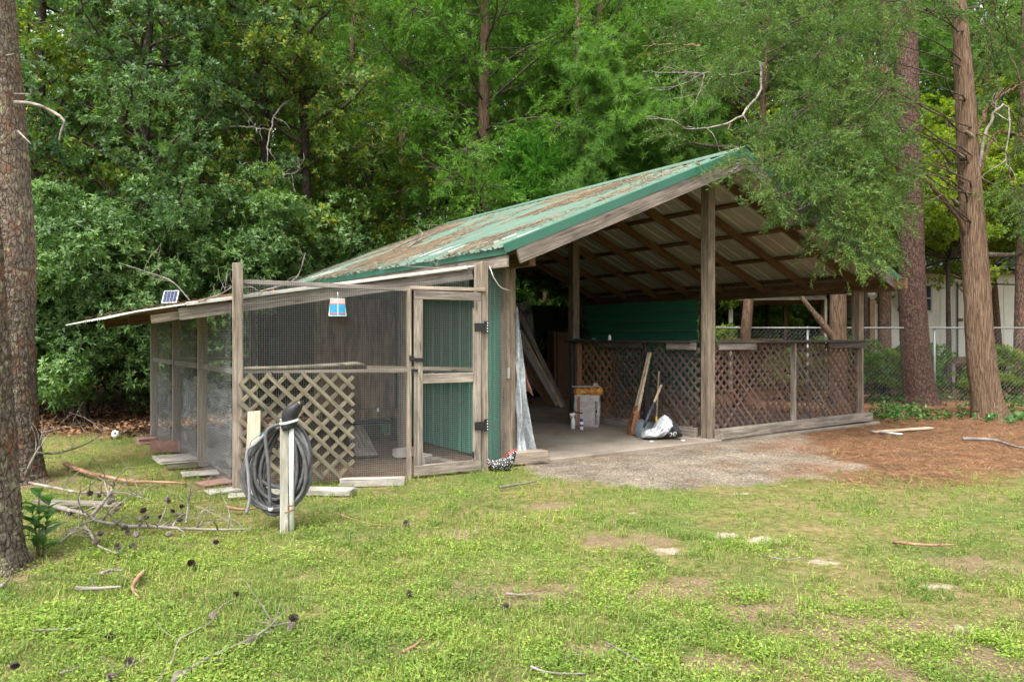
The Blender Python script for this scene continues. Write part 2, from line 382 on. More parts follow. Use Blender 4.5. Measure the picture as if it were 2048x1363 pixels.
def attr(N, n):
    a = N.new('ShaderNodeAttribute'); a.attribute_name = n; return a.outputs['Fac']
tc = N.new('ShaderNodeTexCoord'); ov = tc.outputs['Object']
n1 = noise(N, L, ov, 14, 7, .7); n2 = noise(N, L, ov, 55, 5, .7); n3 = noise(N, L, ov, 1.1, 5, .6)
lawn = ramp(N, [(.28, (.075, .085, .026)), (.45, (.145, .14, .052)), (.6, (.225, .185, .095)), (.8, (.33, .265, .16))]); L.new(n1, lawn.inputs[0])
gr = ramp(N, [(.35, (.6, .9, .5)), (.65, (1.15, 1, 1))]); L.new(n3, gr.inputs[0])
c = mixc(N, L, 1.0, lawn.outputs[0], gr.outputs[0], 'MULTIPLY')
th = ramp(N, [(.3, (.10, .07, .04)), (.55, (.225, .165, .098)), (.75, (.34, .27, .175))]); L.new(n2, th.inputs[0])
nr = noise(N, L, ov, 9, 8, .75); nr2 = noise(N, L, ov, 13, 8, .8); c = mixc(N, L, ragged(N, L, attr(N, 'brown'), nr, 2.2), c, th.outputs[0])
st = ramp(N, [(.3, (.085, .045, .026)), (.5, (.215, .11, .06)), (.75, (.37, .235, .145))]); L.new(n2, st.inputs[0]); rp = ramp(N, [(.35, (.55, .55, .58)), (.65, (1.25, 1.2, 1.1))]); n6 = noise(N, L, ov, 2.4, 6, .7); L.new(n6, rp.inputs[0]); stc = mixc(N, L, 1.0, st.outputs[0], rp.outputs[0], 'MULTIPLY'); c = mixc(N, L, attr(N, 'straw'), c, stc)
lf = ramp(N, [(.3, (.025, .014, .009)), (.55, (.085, .046, .027)), (.75, (.16, .095, .058))]); L.new(n1, lf.inputs[0]); c = mixc(N, L, attr(N, 'leaf'), c, lf.outputs[0])
dr = ramp(N, [(.3, (.09, .06, .04)), (.7, (.19, .138, .095))]); L.new(n1, dr.inputs[0]); c = mixc(N, L, attr(N, 'dirt'), c, dr.outputs[0])
vo = N.new('ShaderNodeTexVoronoi'); vo.inputs['Scale'].default_value = 70; L.new(ov, vo.inputs['Vector'])
rv = ramp(N, [(0, (.11, .098, .08)), (.45, (.195, .17, .138)), (.8, (.27, .238, .192)), (1, (.40, .35, .285))]); sc_ = N.new('ShaderNodeSeparateColor'); L.new(vo.outputs['Color'], sc_.inputs[0]); L.new(sc_.outputs[0], rv.inputs[0])
n5 = noise(N, L, ov, 2.0, 6, .65); r5 = ramp(N, [(.35, (.6, .57, .53)), (.65, (1.15, 1.1, 1.05))]); L.new(n5, r5.inputs[0]); gvl = mixc(N, L, 1.0, rv.outputs[0], r5.outputs[0], 'MULTIPLY')
c = mixc(N, L, attr(N, 'gravel'), c, gvl); c = mixc(N, L, attr(N, 'litter'), c, st.outputs[0])
sn = ramp(N, [(.3, (.27, .215, .155)), (.7, (.46, .39, .31))]); L.new(n2, sn.inputs[0]); c = mixc(N, L, ragged(N, L, attr(N, 'sand'), nr2, 2.6), c, sn.outputs[0])
L.new(c, P.inputs['Base Color']); P.inputs['Roughness'].default_value = 1; P.inputs['Specular IOR Level'].default_value = .1
ad = N.new('ShaderNodeMath'); L.new(n1, ad.inputs[0]); L.new(n2, ad.inputs[1]); bump(N, L, P, ad.outputs[0], .8, .03)
ground = mk('ground', np.stack([X, Y, Zg], -1).reshape(-1, 3), FI, m, smooth=True); ground['kind'] = 'structure'
zz = zones(X, Y)
for nm, arr in (('brown', zz['brown']), ('straw', zz['straw']), ('leaf', zz['leaf']), ('sand', zz['sand']), ('dirt', zz['run'] * 1.0), ('gravel', zz['gravel']), ('litter', zz['litter'])):
    a = ground.data.attributes.new(nm, 'FLOAT', 'POINT'); a.data.foreach_set('value', np.asarray(arr, np.float32).ravel())

# concrete slab of the pavilion
m, N, L, P = newmat('slab_concrete'); tc = N.new('ShaderNodeTexCoord')
a1 = noise(N, L, tc.outputs['Object'], 1.2, 8, .65); a2 = noise(N, L, tc.outputs['Object'], 40, 4, .6)
r = ramp(N, [(.3, (.12, .10, .08)), (.5, (.225, .19, .15)), (.7, (.31, .275, .225))]); L.new(a1, r.inputs[0])
r2 = ramp(N, [(.3, (.8, .78, .75)), (.7, (1.1, 1.1, 1.1))]); L.new(a2, r2.inputs[0])
a3 = noise(N, L, tc.outputs['Object'], 3.0, 6, .7); r3 = ramp(N, [(.6, (0, 0, 0)), (.72, (.6, .6, .6))]); L.new(a3, r3.inputs[0])
L.new(mixc(N, L, r3.outputs[0], mixc(N, L, 1.0, r.outputs[0], r2.outputs[0], 'MULTIPLY'), (.17, .085, .045)), P.inputs['Base Color'])
P.inputs['Roughness'].default_value = .85; bump(N, L, P, a2, .25, .004)
M['slab'] = m
sl = link('concrete_slab', boxmesh(7.3, 7.65, .14, m, .012, 'concrete_slab'), None, Matrix.Translation(Vector(W(.35, 3.6, -.035))) @ Matrix.Rotation(TH, 4, 'Z')); sl['kind'] = 'structure'
# ================================================================ PAVILION
pav = thing('pavilion', 'open-sided pavilion with green metal gable roof littered with pine needles', 'pavilion', O, TH)
KS, ZR, UE = .4026, 3.95, 3.87
def zroof(u): return ZR - KS * abs(u)
CA = 1 / math.sqrt(1 + KS * KS)
# posts (6x6), built-up front ones
for (u, v, z1) in ((-3.4, 0, 2.25), (0, 0, 3.66), (3.69, 0, 2.22), (0, 3.0, 3.66), (3.69, 3.35, 2.22), (-3.4, 3.3, 2.25), (0, 7.3, 3.66), (3.69, 7.3, 2.22), (-3.4, 7.3, 2.25)):
    post('post', u, v, -.05, z1, .14, M['post'], pav)
# side beams and ridge beam, on the posts
for u, z0, z1, v0 in ((-3.4, 2.235, 2.385, -.5), (3.69, 2.215, 2.395, -.83)):
    board('beam', (u, v0, (z0 + z1) / 2), (u, 7.4, (z0 + z1) / 2), .09, z1 - z0, M['rafter'], pav)
board('ridge_beam', (0, -.5, 3.745), (0, 7.4, 3.745), .045, .17, M['rafter'], pav)
board('beam', (-3.45, 7.38, 2.02), (3.75, 7.38, 2.02), .05, .15, M['rafter'], pav)
# rafters and purlins
nL = Vector((-KS, 0, 1)).normalized(); nR = Vector((KS, 0, 1)).normalized()
def slope_pt(s, u, off):                      # off measured along the normal below the sheet
    n = nR if s > 0 else nL
    return Vector((u, 0, zroof(u))) - n * off
RV = [0.0, .94, 1.88, 2.82, 3.76, 4.70, 5.64, 6.58, 7.3]
for s in (-1, 1):
    n = nR if s > 0 else nL
    for v in RV:
        a = slope_pt(s, s * .03, .120); b = slope_pt(s, s * 3.80, .120)
        board('rafter', (a.x, v, a.z), (b.x, v, b.z), .042, .135, M['rafter'], pav, nrm=n)
    for q in (.25, 1.1, 1.95, 2.8, 3.6):
        a = slope_pt(s, s * q, .032)
        board('purlin', (a.x, -.58, a.z), (a.x, 7.4, a.z), .085, .038, M['rafter'], pav, nrm=n)
# ribbed sheets: upper skin green, lower skin bare
def roof_sheet(name, s, v0, v1, ue, jit):
    prof = []; wd = v1 - v0; nr = 4; pit = wd / nr
    for k in range(nr):
        b = v0 + k * pit
        prof += [(b, 0), (b + pit * .34, 0), (b + pit * .40, .006), (b + pit * .46, 0), (b + pit * .74, 0), (b + pit * .82, .026), (b + pit * .93, .026), (b + pit * .999, 0)]
    V = []; F = []; n = len(prof); rows = 5; nn = nR if s > 0 else nL
    for sh in (0, 1):
        for i in range(rows):
            t = i / (rows - 1); u = s * (ue * (1 - t) + .015 * t) 
            for k, (v, h) in enumerate(prof):
                hh = h - sh * .004 + (math.sin(k * 2.1 + jit * 9) * .009 * (1 - t) ** 6)
                V.append(tuple(Vector((u, v, zroof(u))) + nn * hh))
    mi = []
    for sh in (0, 1):
        for i in range(rows - 1):
            for k in range(n - 1):
                q = [sh * rows * n + i * n + k, sh * rows * n + i * n + k + 1, sh * rows * n + (i + 1) * n + k + 1, sh * rows * n + (i + 1) * n + k]
                F.append(q if (sh == 0) == (s < 0) else q[::-1]); mi.append(sh)
    for k in range(n - 1): F.append([k, k + 1, rows * n + k + 1, rows * n + k]); mi.append(0)
    o = mk(name, V, F, [M['greenroof'], M['galv']], pav); o.data.polygons.foreach_set('material_index', np.array(mi, np.int32)); return o
ns = 8; V0, V1 = -.64, 7.45
for s in (-1, 1):
    for i in range(ns):
        a = V0 + (V1 - V0) * i / ns; b = V0 + (V1 - V0) * (i + 1) / ns
        roof_sheet('roof_panel', s, a + .001, b - .001, UE + random.uniform(-.03, .04) + (.05 if s > 0 else 0), random.random())
# rake trim (green angle) and fascia board under it, front and back
for s in (-1, 1):
    n = nR if s > 0 else nL; ue = s * (UE + .01)
    for v, dv in ((-.655, -1), (7.465, 1)):
        V = []; prof = [(0, .11 * -dv, .030), (0, 0, .032), (0, 0, -.062), (0, .012 * -dv, -.062)]
        for u in (ue, s * .0):
            for (_, dvv, h) in prof: V.append(tuple(Vector((u, v + dvv, zroof(u))) + n * h))
        mk('rake_trim', V, [(k, k + 1, 5 + k, 4 + k) for k in range(3)], M['greentrim'], pav)
        a = slope_pt(s, s * (UE - .13), .140); b = slope_pt(s, s * .01, .140)
        board('fascia_board', (a.x, v + .022 * -dv, a.z), (b.x, v + .022 * -dv, b.z), .036, .17, M['fascia'], pav, nrm=n)
    # eave drip edge and fascia
    e = slope_pt(s, s * (UE - .03), .0)
    mk('eave_trim', [(e.x, -.64, e.z - .006), (e.x, 7.45, e.z - .006), (e.x - s * .005, 7.45, e.z - .08), (e.x - s * .005, -.64, e.z - .08)], [(0, 1, 2, 3)], M['greentrim'], pav)
    board('fascia_board', (e.x - s * .045, -.6, e.z - .145), (e.x - s * .045, 7.41, e.z - .145), .036, .13, M['grey'], pav)
V = []
for v in (-.67, 2.0, 4.5, 7.47):
    for u in (-.17, -.165, 0, .165, .17):
        V.append((u, v, ZR - KS * abs(u) + .045 + (.012 if u == 0 else 0) - (.014 if abs(u) > .166 else 0)))
mk('ridge_cap', V, [(i * 5 + k, i * 5 + k + 1, i * 5 + 6 + k, i * 5 + 5 + k) for i in range(3) for k in range(4)], M['greenroof'], pav)
# metal walls of the back bay: ribbed sheets
def wall_sheet(name, A, B, z0, z1, nrm, mat, vertical=True, rib=.23, parent=None, rh_=.02):
    A = np.array(A, float); B = np.array(B, float); L_ = np.linalg.norm(B - A); d = (B - A) / L_; nrm = np.array(nrm, float)
    V = []; F = []
    Lw = L_ if vertical else (z1 - z0); prof = []
    k = 0.0
    while k < Lw - 1e-6:
        for a, h in ((0, 0), (.42, 0), (.46, .007), (.52, .007), (.56, 0), (.8, 0), (.85, rh_), (.95, rh_)):
            x = k + a * rib
            if x < Lw: prof.append((x, h))
        k += rib
    prof.append((Lw, 0)); n = len(prof)
    for e in (0, 1):
        for x, h in prof:
            if vertical: p = A + d * x; V.append((p[0] + nrm[0] * h, p[1] + nrm[1] * h, z0 if e == 0 else z1))
            else: p = A if e == 0 else B; V.append((p[0] + nrm[0] * h, p[1] + nrm[1] * h, z0 + x))
    F = [(k, k + 1, n + k + 1, n + k) for k in range(n - 1)]
    o = mk(name, V, F, mat if vertical else [mat, M['dust']], parent)
    if not vertical: o.data.polygons.foreach_set('material_index', np.array([1 if prof[k][1] > prof[k + 1][1] and prof[k][1] > .01 else 0 for k in range(n - 1)], np.int32))
    return o
for i in range(8):      # left wall, seen from the hen run
    wall_sheet('wall_panel', (-3.482, .03 + i * .94), (-3.482, .03 + min(7.3, (i + 1) * .94) - .004), .03, 2.23, (-1, 0), M['greenrun'], True, .235, pav)
for i in range(3):      # right wall behind the bar, ribs running level
    wall_sheet('wall_panel', (3.60, 3.42), (3.60, 7.28), .34 + i * .63, .34 + (i + 1) * .63 - .003, (-1, 0), M['greenwall'], False, .21, pav, .045)
board('sill_block', (3.63, 3.42, .18), (3.63, 7.28, .18), .14, .3, M['concrete'], pav)
wall_sheet('back_wall', (-3.38, 7.22), (3.58, 7.22), .04, 2.2, (0, -1), M['shadewall'], True, .3, pav)
wall_sheet('inner_wall', (-3.38, 3.4), (-3.38, 7.2), .04, 2.2, (1, 0), M['shadewall'], True, .3, pav)
# jamb hardware
mk('latch', *(lambda b: ([tuple(q) for q in b], [(0, 1, 2, 3), (4, 5, 6, 7), (0, 1, 5, 4), (2, 3, 7, 6), (1, 2, 6, 5), (0, 3, 7, 4)]))([(-3.46, -.075, .98), (-3.43, -.075, .98), (-3.43, -.075, 1.10), (-3.46, -.075, 1.10), (-3.46, -.10, .98), (-3.43, -.10, .98), (-3.43, -.10, 1.10), (-3.46, -.10, 1.10)]), M['steel'], pav)

# ================================================================ LATTICE
def lattice(parent, P0, d, width, h, mat, nrm, sp=.135, sw=.045, st=.008, off=0.0, order=(1, -1), mats=None):
    """crossing slats on a width x h panel; P0 lower corner (u,v,z), d direction (u,v)"""
    P0 = Vector(P0); d = Vector((d[0], d[1], 0)).normalized(); n = Vector((nrm[0], nrm[1], 0)).normalized()
    pe = part_empty('lattice_panel', parent)
    for li, sg in enumerate(order):
        o = n * (off - li * (st + .001)); step = sp * math.sqrt(2)
        c = -h if sg > 0 else 0.0
        c += random.uniform(0, step)
        while c < (width if sg > 0 else width + h):
            # sg>0: line x = c + t, z = h - t   (falls to the right); sg<0: x = c - t, z = h - t
            if sg > 0: t0 = max(0, -c); t1 = min(h, width - c)
            else: t0 = max(0, c - width); t1 = min(h, c)
            if t1 - t0 > .06:
                jw = random.uniform(-.004, .004)
                a = P0 + d * (c + sg * t0 + jw) + Vector((0, 0, h - t0)) + o; b = P0 + d * (c + sg * t1 + jw) + Vector((0, 0, h - t1)) + o
                mt = mat if not mats or random.random() > .2 else random.choice(mats)
                board('slat', a, b, sw, st, mt, pe, nrm=n, bev=.0015)
            c += step
    return pe

# ================================================================ BAR
bar = thing('bar_counter', 'L-shaped lattice-fronted bar with dark counter top around the centre post', 'bar counter', O, TH)
ZC = 1.405
board('counter_top', (.08, .02, ZC - .018), (3.80, .02, ZC - .018), .34, .036, M['dark'], bar)
board('counter_top', (-.0, .20, ZC - .020), (-.0, 3.09, ZC - .020), .32, .034, M['dark'], bar)
mu = onv(1585, 780, -.06)[0]
for u, mt in ((mu, M['grey']), (3.64, M['post'])):
    post('stud', u, -.075, .07, ZC - .04, .035, mt, bar, .09)
mv = onu(1296, 780, -.06)[1]
for v, mt in ((mv, M['dark']), (2.93, M['dark'])):
    post('stud', -.085, v, .07, ZC - .04, .09, mt, bar, .035)
board('apron_board', (.10, -.115, ZC - .085), (onv(1510, 690, -.1)[0], -.115, ZC - .085), .03, .10, M['grey'], bar)
board('apron_board', (onv(1655, 690, -.1)[0], -.115, ZC - .085), (3.72, -.115, ZC - .085), .03, .10, M['dark'], bar)
board('apron_board', (-.115, .12, ZC - .085), (-.115, onu(1335, 690, -.1)[1], ZC - .085), .03, .10, M['grey'], bar)
board('apron_board', (-.108, mv + .08, ZC - .08), (-.108, 2.2, ZC - .08), .03, .09, M['dark'], bar)
board('sill_board', (.02, -.17, .10), (onv(1742, 838, -.17)[0], -.13, .13), .15, .13, M['grey'], bar)
board('sill_board', (-.13, .10, .10), (-.13, 2.9, .10), .06, .14, M['grey'], bar)
lattice(bar, (.10, -.045, .15), (1, 0), mu - .16, 1.22, M['lat_red'], (0, -1), mats=[M['lat_grey'], M['lat_red']], sp=.098, sw=.038)
lattice(bar, (mu + .055, -.045, .15), (1, 0), 3.60 - mu - .055, 1.22, M['lat_red'], (0, -1), mats=[M['lat_grey']], sp=.098, sw=.038)
lattice(bar, (-.045, mv - .055, .14), (0, -1), mv - .17, 1.22, M['lat_grey'], (-1, 0), mats=[M['lat_red']], sp=.098, sw=.038)
vo_ = onu(1228, 780, 0)[1]
lattice(bar, (-.045, vo_, .14), (0, -1), vo_ - mv - .05, 1.22, M['lat_grey'], (-1, 0), mats=[M['lat_red']], sp=.098, sw=.038)
lattice(bar, (-.035, 2.80, .14), (0, -1), 2.78 - vo_ + .15, 1.22, M['lat_new'], (-1, 0), sp=.12, off=-.03)
post('stud', -.05, 2.80, .14, ZC - .05, .10, M['lat_new'], bar, .035)

# ================================================================ HEN RUN
run = thing('chicken_run', 'wire-mesh chicken run with wooden frame and screened gate beside the pavilion', 'chicken run', O, TH)
A0 = np.array([-6.36, .23]); A1 = np.array([-4.76, -.21]); G0 = np.array([-4.72, -.25]); G1 = np.array([-3.97, -.30]); H1 = np.array([-3.90, -.29])
dA = (A1 - A0) / np.linalg.norm(A1 - A0); nA = np.array([dA[1], -dA[0]])
fa = math.atan2(dA[1], dA[0])
post('post', *A0, -.05, 2.16, .095, M['runwood'], run, .09, rz=fa)
post('post', *A1, -.02, 1.95, .04, M['runwood'], run, .085, rz=fa)
post('post', -3.89, -.27, -.02, 2.27, .09, M['runwood'], run, .05, rz=0)
post('post', -3.945, -.235, -.02, 2.25, .04, M['runwood'], run, .09, rz=0)
board('rail', (*A0 + dA * .05 - nA * .01, 1.985), (*A1, 1.945), .04, .045, M['grey'], run)
board('rail', (*(A1 + [0, -.005]), 1.955), (-3.90, -.31, 1.965), .045, .04, M['runwood'], run)
board('rail', (*(A0 + dA * .05), 1.12), (*A1, 1.105), .04, .035, M['runwood'], run)
for v in (1.83, 3.35, 5.05):
    post('post', -6.35, v, -.05, 1.86, .09, M['post'], run)
board('rail', (-6.36, .28, 1.12), (-6.36, 5.0, 1.12), .04, .06, M['grey'], run)
board('side_beam', (-6.35, .33, 1.82), (-6.35, 5.2, 1.82), .05, .12, M['rafter'], run)
for u in (-4.9,): post('post', u, 5.1, -.05, 2.05, .09, M['post'], run)
board('rail', (-6.3, 5.1, 1.12), (-3.5, 5.1, 1.12), .04, .06, M['grey'], run)
i0 = onv(806, 700, 1.3); post('post', i0[0], 1.3, -.05, 2.15, .09, M['runwood'], run)
# lean-to roof
KL = (2.235 - 1.60) / (7.70 - 3.82)
def zl(u): return 2.235 + (u + 3.82) * KL
def vf(u): return .135 * (-3.83 - u)          # the front edge runs back behind the tall corner post
for v, v2, u1, mt in ((.02, .02 + vf(-6.85), -6.85, M['grey']), (2.6, 2.6, -7.0, M['rafter']), (5.15, 5.15, -7.0, M['rafter'])):
    board('lean_to_rafter', (-3.86, v, zl(-3.86) - .075), (u1, v2, zl(u1) - .075), .04, .115, mt, run)
board('lean_to_rafter', (-6.5, .07 + vf(-6.5), zl(-6.5) - .08), (-7.08, .07 + vf(-7.08), zl(-7.08) - .085), .06, .08, M['runwood'], run)
for k, u in enumerate((-4.6, -5.7, -6.8)):
    board('lean_to_purlin', (u, .08 + vf(u), zl(u) - .016), (u, 5.2, zl(u) - .016), .07, .02, M['rafter'], run)
def leanto_sheet(v0, v1, ue):
    V = []; n = 12; rows = [(-3.83, 0), (-5.2, 0), (-6.6, 0), (-7.2, -.01), (ue, -.035)]
    for u, dz in rows:
        for k in range(n + 1):
            va = v0 + (vf(u) if v0 < .1 else 0); v = va + (v1 - va) * k / n; V.append((u, v, zl(u) + dz + .012 + (.014 if k % 3 == 1 else 0)))
    nn = n + 1; F = [(i * nn + k, i * nn + k + 1, (i + 1) * nn + k + 1, (i + 1) * nn + k) for i in range(len(rows) - 1) for k in range(n)]
    o = mk('lean_to_panel', V, F, M['leanto'], run); return o
for i in range(6):
    a = -.03 + i * .9; leanto_sheet(a, a + .897, -7.48 + random.uniform(-.04, .06))
board('lean_to_trim', (-3.95, -.035 + vf(-3.95), zl(-3.95) + .012), (-6.80, -.035 + vf(-6.80), zl(-6.80) + .014), .03, .035, M['white_trim'], run)
# wire mesh
def wires(name, A, B, z0, z1f, parent, sp=.0215, r=.00058, skipv=None):
    A = np.array(A, float); B = np.array(B, float); L_ = np.linalg.norm(B - A); d = (B - A) / L_; nn = np.array([d[1], -d[0]]); segs = []
    top = max(z1f(0), z1f(1)); k = sp * .5
    while k < L_:
        p = A + d * k; segs.append(((p[0], p[1], z0), (p[0] + nn[0] * 0, p[1], z1f(k / L_)))); k += sp
    z = z0 + sp * .5
    while z < top:
        t0, t1 = 0.0, 1.0
        if z > z1f(0): t0 = next((q / 60 for q in range(61) if z1f(q / 60) >= z), 1)
        if z > z1f(1): t1 = next((1 - q / 60 for q in range(61) if z1f(1 - q / 60) >= z), 0)
        if t1 > t0:
            a = A + d * L_ * t0 + nn * .0016; b = A + d * L_ * t1 + nn * .0016; segs.append(((*a, z), (*b, z)))
        z += sp
    S = np.array(segs); P0_, P1_ = S[:, 0], S[:, 1]; T = P1_ - P0_; T /= np.linalg.norm(T, axis=1)[:, None] + 1e-9
    n3 = np.tile(np.array([nn[0], nn[1], 0]), (len(S), 1)); b3 = np.cross(T, n3)
    V = []
    for P_ in (P0_, P1_):
        for a in (90, 210, 330): V.append(P_ + r * (math.cos(R(a)) * b3 + math.sin(R(a)) * n3))
    V = np.stack(V, 1).reshape(-1, 3); i = np.arange(len(S))[:, None, None] * 6
    F = (np.array([[0, 1, 4, 3], [1, 2, 5, 4], [2, 0, 3, 5]])[None] + i).reshape(-1, 4)
    o = mk(name, V, F, M['wire'], parent); o['kind'] = 'stuff'; return o
wires('wire_mesh', A0 + nA * .055 + dA * .04, A1 + nA * .03, .02, lambda t: 2.0 - .04 * t, run)
uq = lambda t: -6.3 + t * 2.36
wires('wire_mesh', (-6.3, -.045 + vf(-6.3)), (-3.94, -.045), 1.97, lambda t: max(1.971, zl(uq(t)) - .07), run)
wires('wire_mesh', (-3.85, -.29), (-3.48, -.10), .02, lambda t: 2.24, run)
for a, b in ((.28, 1.8), (1.86, 3.3), (3.4, 5.0)):
    wires('wire_mesh', (-6.41, b), (-6.41, a), .02, lambda t: 1.78, run, sp=.027, r=.00055)
wires('wire_mesh', (-6.3, 5.16), (-3.5, 5.16), .02, lambda t: 1.85, run, sp=.03)
# clear plastic film tacked inside the side wall
m, N, L, P = newmat('cloudy_plastic_film'); n = noise(N, L, coords(N, L, (1, 1.2, 5)), 3, 6, .65)
rr = ramp(N, [(.40, (.03,) * 3), (.75, (.30,) * 3)]); L.new(n, rr.inputs[0]); P.inputs['Base Color'].default_value = (.62, .68, .72, 1); P.inputs['Roughness'].default_value = .35
tb = N.new('ShaderNodeBsdfTransparent'); ms = N.new('ShaderNodeMixShader'); L.new(rr.outputs[0], ms.inputs[0]); L.new(tb.outputs[0], ms.inputs[1]); L.new(P.outputs[0], ms.inputs[2]); L.new(ms.outputs[0], N['Material Output'].inputs['Surface']); M['film'] = m
def film(v0, v1, z0, z1, u):
    V = []; nv, nz = 26, 8
    for i in range(nv):
        for k in range(nz):
            v = v0 + (v1 - v0) * i / (nv - 1); z = z0 + (z1 - z0) * k / (nz - 1)
            V.append((u + .015 * math.sin(v * 13 + z * 2) + .01 * math.sin(v * 31), v, z + (.03 * math.sin(v * 4) if k == nz - 1 else 0)))
    mk('plastic_sheet', V, [(i * nz + k, i * nz + k + 1, (i + 1) * nz + k + 1, (i + 1) * nz + k) for i in range(nv - 1) for k in range(nz - 1)], M['film'], run, True)
film(.3, 5.0, .02, .92, -6.30); film(.3, 3.3, .42, .94, -6.27)
# lattice tacked on the front
lattice(run, (*(A0 + dA * .02 + nA * .075), .06), tuple(dA), 1.07, 1.04, M['lat_old'], tuple(nA), sp=.118, sw=.040, st=.009)
# gate
gate = part_empty('gate', run); gd = (G1 - G0) / np.linalg.norm(G1 - G0); gn = np.array([gd[1], -gd[0]]); ng = (gn[0], gn[1], 0)
def gp(s, z, o=0): q = G0 + gd * s + gn * o; return (q[0], q[1], z)
GW = np.linalg.norm(G1 - G0) + .02
board('stile', gp(.045, .13), gp(.045, 1.84), .09, .036, M['grey'], gate, nrm=ng)
board('stile', gp(GW - .045, .13), gp(GW - .045, 1.84), .09, .036, M['grey'], gate, nrm=ng)
board('rail', gp(.0, 1.885), gp(GW, 1.885), .088, .037, M['grey'], gate, nrm=ng)
board('rail', gp(.092, 1.02), gp(GW - .092, 1.02), .10, .036, M['grey'], gate, nrm=ng)
board('rail', gp(.0, .075), gp(GW, .075), .11, .037, M['grey'], gate, nrm=ng)
a, b = gp(.06, .1, -.022), gp(GW - .06, .1, -.022); wires('wire_mesh', a[:2], b[:2], .12, lambda t: 1.86, gate)
def plate(name, c, w_, h_, t_, mat, parent, holes=()):
    o = board(name, (c[0] - gd[0] * w_ / 2, c[1] - gd[1] * w_ / 2, c[2]), (c[0] + gd[0] * w_ / 2, c[1] + gd[1] * w_ / 2, c[2]), h_, t_, mat, parent, nrm=ng, bev=.003); return o
for z in (1.56, .50):
    hg = plate('hinge', gp(GW + .055, z, .03), .055, .13, .008, M['black'], gate)
    plate('hinge_strap', gp(GW - .03, z, .03), .115, .085, .010, M['black'], gate)
    for dz in (-.045, -.015, .015, .045):
        plate('screw', gp(GW + .068, z + dz, .037), .011, .011, .004, M['inkw'], gate)
for z in (1.80, .19): plate('bracket', gp(GW - .098, z, .022), .02, .07, .006, M['black'], gate)
plate('latch', gp(.045, 1.22, .03), .10, .035, .022, M['black'], gate); plate('latch', gp(-.04, 1.235, .035), .05, .055, .02, M['black'], gate)
plate('latch', gp(-.01, 1.11, .035), .07, .028, .02, M['black'], gate)
# inner perch visible through the gate
board('perch', (-4.75, .9, 1.10), (-3.5, .6, 1.06), .045, .045, M['pale'], run)
tag(tube('branch_perch', [W(*(A0 + dA * s_ + nA * .02), z_) for s_, z_ in ((.05, 1.15), (.4, 1.152), (.75, 1.165), (1.0, 1.175), (1.12, 1.185), (1.2, 1.17))], [.018, .02, .02, .024, .02, .016], M['lat_old'], None, 7), 'knotty bare branch resting on the middle rail above the lattice', 'branch')
# ================================================================ HEN HOUSE inside the run
hh = thing('hen_house', 'raised plywood hen house standing inside the wire run', 'hen house', O, TH)
HV = 2.7
a = onv(628, 600, HV); b = onv(790, 820, HV); u0, u1 = a[0], b[0]; zb = b[2]
board('front_wall', ((u0 + u1) / 2, HV, zb), ((u0 + u1) / 2, HV, 1.98), u1 - u0, .018, M['ply'], hh, nrm=(0, -1, 0))
for k in range(1, 6):
    uu = u0 + (u1 - u0) * k / 6; board('groove_batten', (uu, HV - .011, zb + .01), (uu, HV - .011, 1.97), .012, .006, M['ply'], hh, nrm=(0, -1, 0), bev=.001)
board('side_wall', (u0 + .01, HV + .85, .35), (u0 + .01, HV + .85, 1.98), 1.66, .018, M['plyshade'], hh, nrm=(1, 0, 0))
board('side_wall', (u1 - .01, HV + .85, .35), (u1 - .01, HV + .85, 1.98), 1.66, .018, M['plyshade'], hh, nrm=(1, 0, 0))
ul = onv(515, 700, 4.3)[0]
board('back_wall', ((ul + u0) / 2, 4.3, .45), ((ul + u0) / 2, 4.3, 1.80), u0 - ul, .018, M['plyshade'], hh, nrm=(0, -1, 0))
board('window', ((ul + u0) / 2 + .1, 4.285, .95), ((ul + u0) / 2 + .1, 4.285, 1.45), .16, .006, M['black'], hh, nrm=(0, -1, 0))
# low nest box with a dark pop hole
n0 = onv(668, 835, HV - .25)[0]; n1 = onv(800, 835, HV - .25)[0]
board('nest_box', ((n0 + n1) / 2, HV - .02, .33), ((n0 + n1) / 2, HV - .02, zb + .05), n1 - n0, .45, M['ply'], hh, nrm=(0, -1, 0))
board('shelf', (n0 + .1, HV - .38, .30), (n1 - .25, HV - .38, .30), .30, .025, M['plyshade'], hh)
board('pop_hole', ((n0 + n1) / 2 + .05, HV - .23, .03), ((n0 + n1) / 2 + .05, HV - .23, .24), .3, .012, M['black'], hh, nrm=(0, -1, 0))
for u in (n0 + .05, n1 - .05): post('leg', u, HV - .15, -.02, .33, .07, M['plyshade'], hh)
board('latch', ((n0 + n1) / 2 + .15, HV - .25, .42), ((n0 + n1) / 2 + .15, HV - .25, .47), .03, .01, M['inkw'], hh, nrm=(0, -1, 0))
board('ramp', (*onv(703, 858, HV - .45)[:2], .30), (*onz(735, 912, .02)[:2], .03), .26, .02, M['grey'], hh)
def stone(name, P, sx, sy, sz, mat, rz, label, cat, group=None, seed=0):
    bm = bmesh.new(); bmesh.ops.create_cube(bm, size=1); bmesh.ops.scale(bm, vec=(sx, sy, sz), verts=bm.verts)
    bmesh.ops.bevel(bm, geom=list(bm.edges), offset=min(sx, sy, sz) * .12, segments=2, affect='EDGES'); rr_ = random.Random(seed)
    for v in bm.verts: v.co += Vector((rr_.uniform(-1, 1) * sx * .035, rr_.uniform(-1, 1) * sy * .05, rr_.uniform(-1, 1) * sz * .06))
    me = bpy.data.meshes.new(name); bm.to_mesh(me); bm.free(); me.materials.append(mat)
    o = link(name, me, None, Matrix.Translation((P[0], P[1], P[2] + sz / 2)) @ Matrix.Rotation(rz, 4, 'Z')); tag(o, label, cat, group); return o
S = lambda px, py, z=0.0: gz(px, py, z)
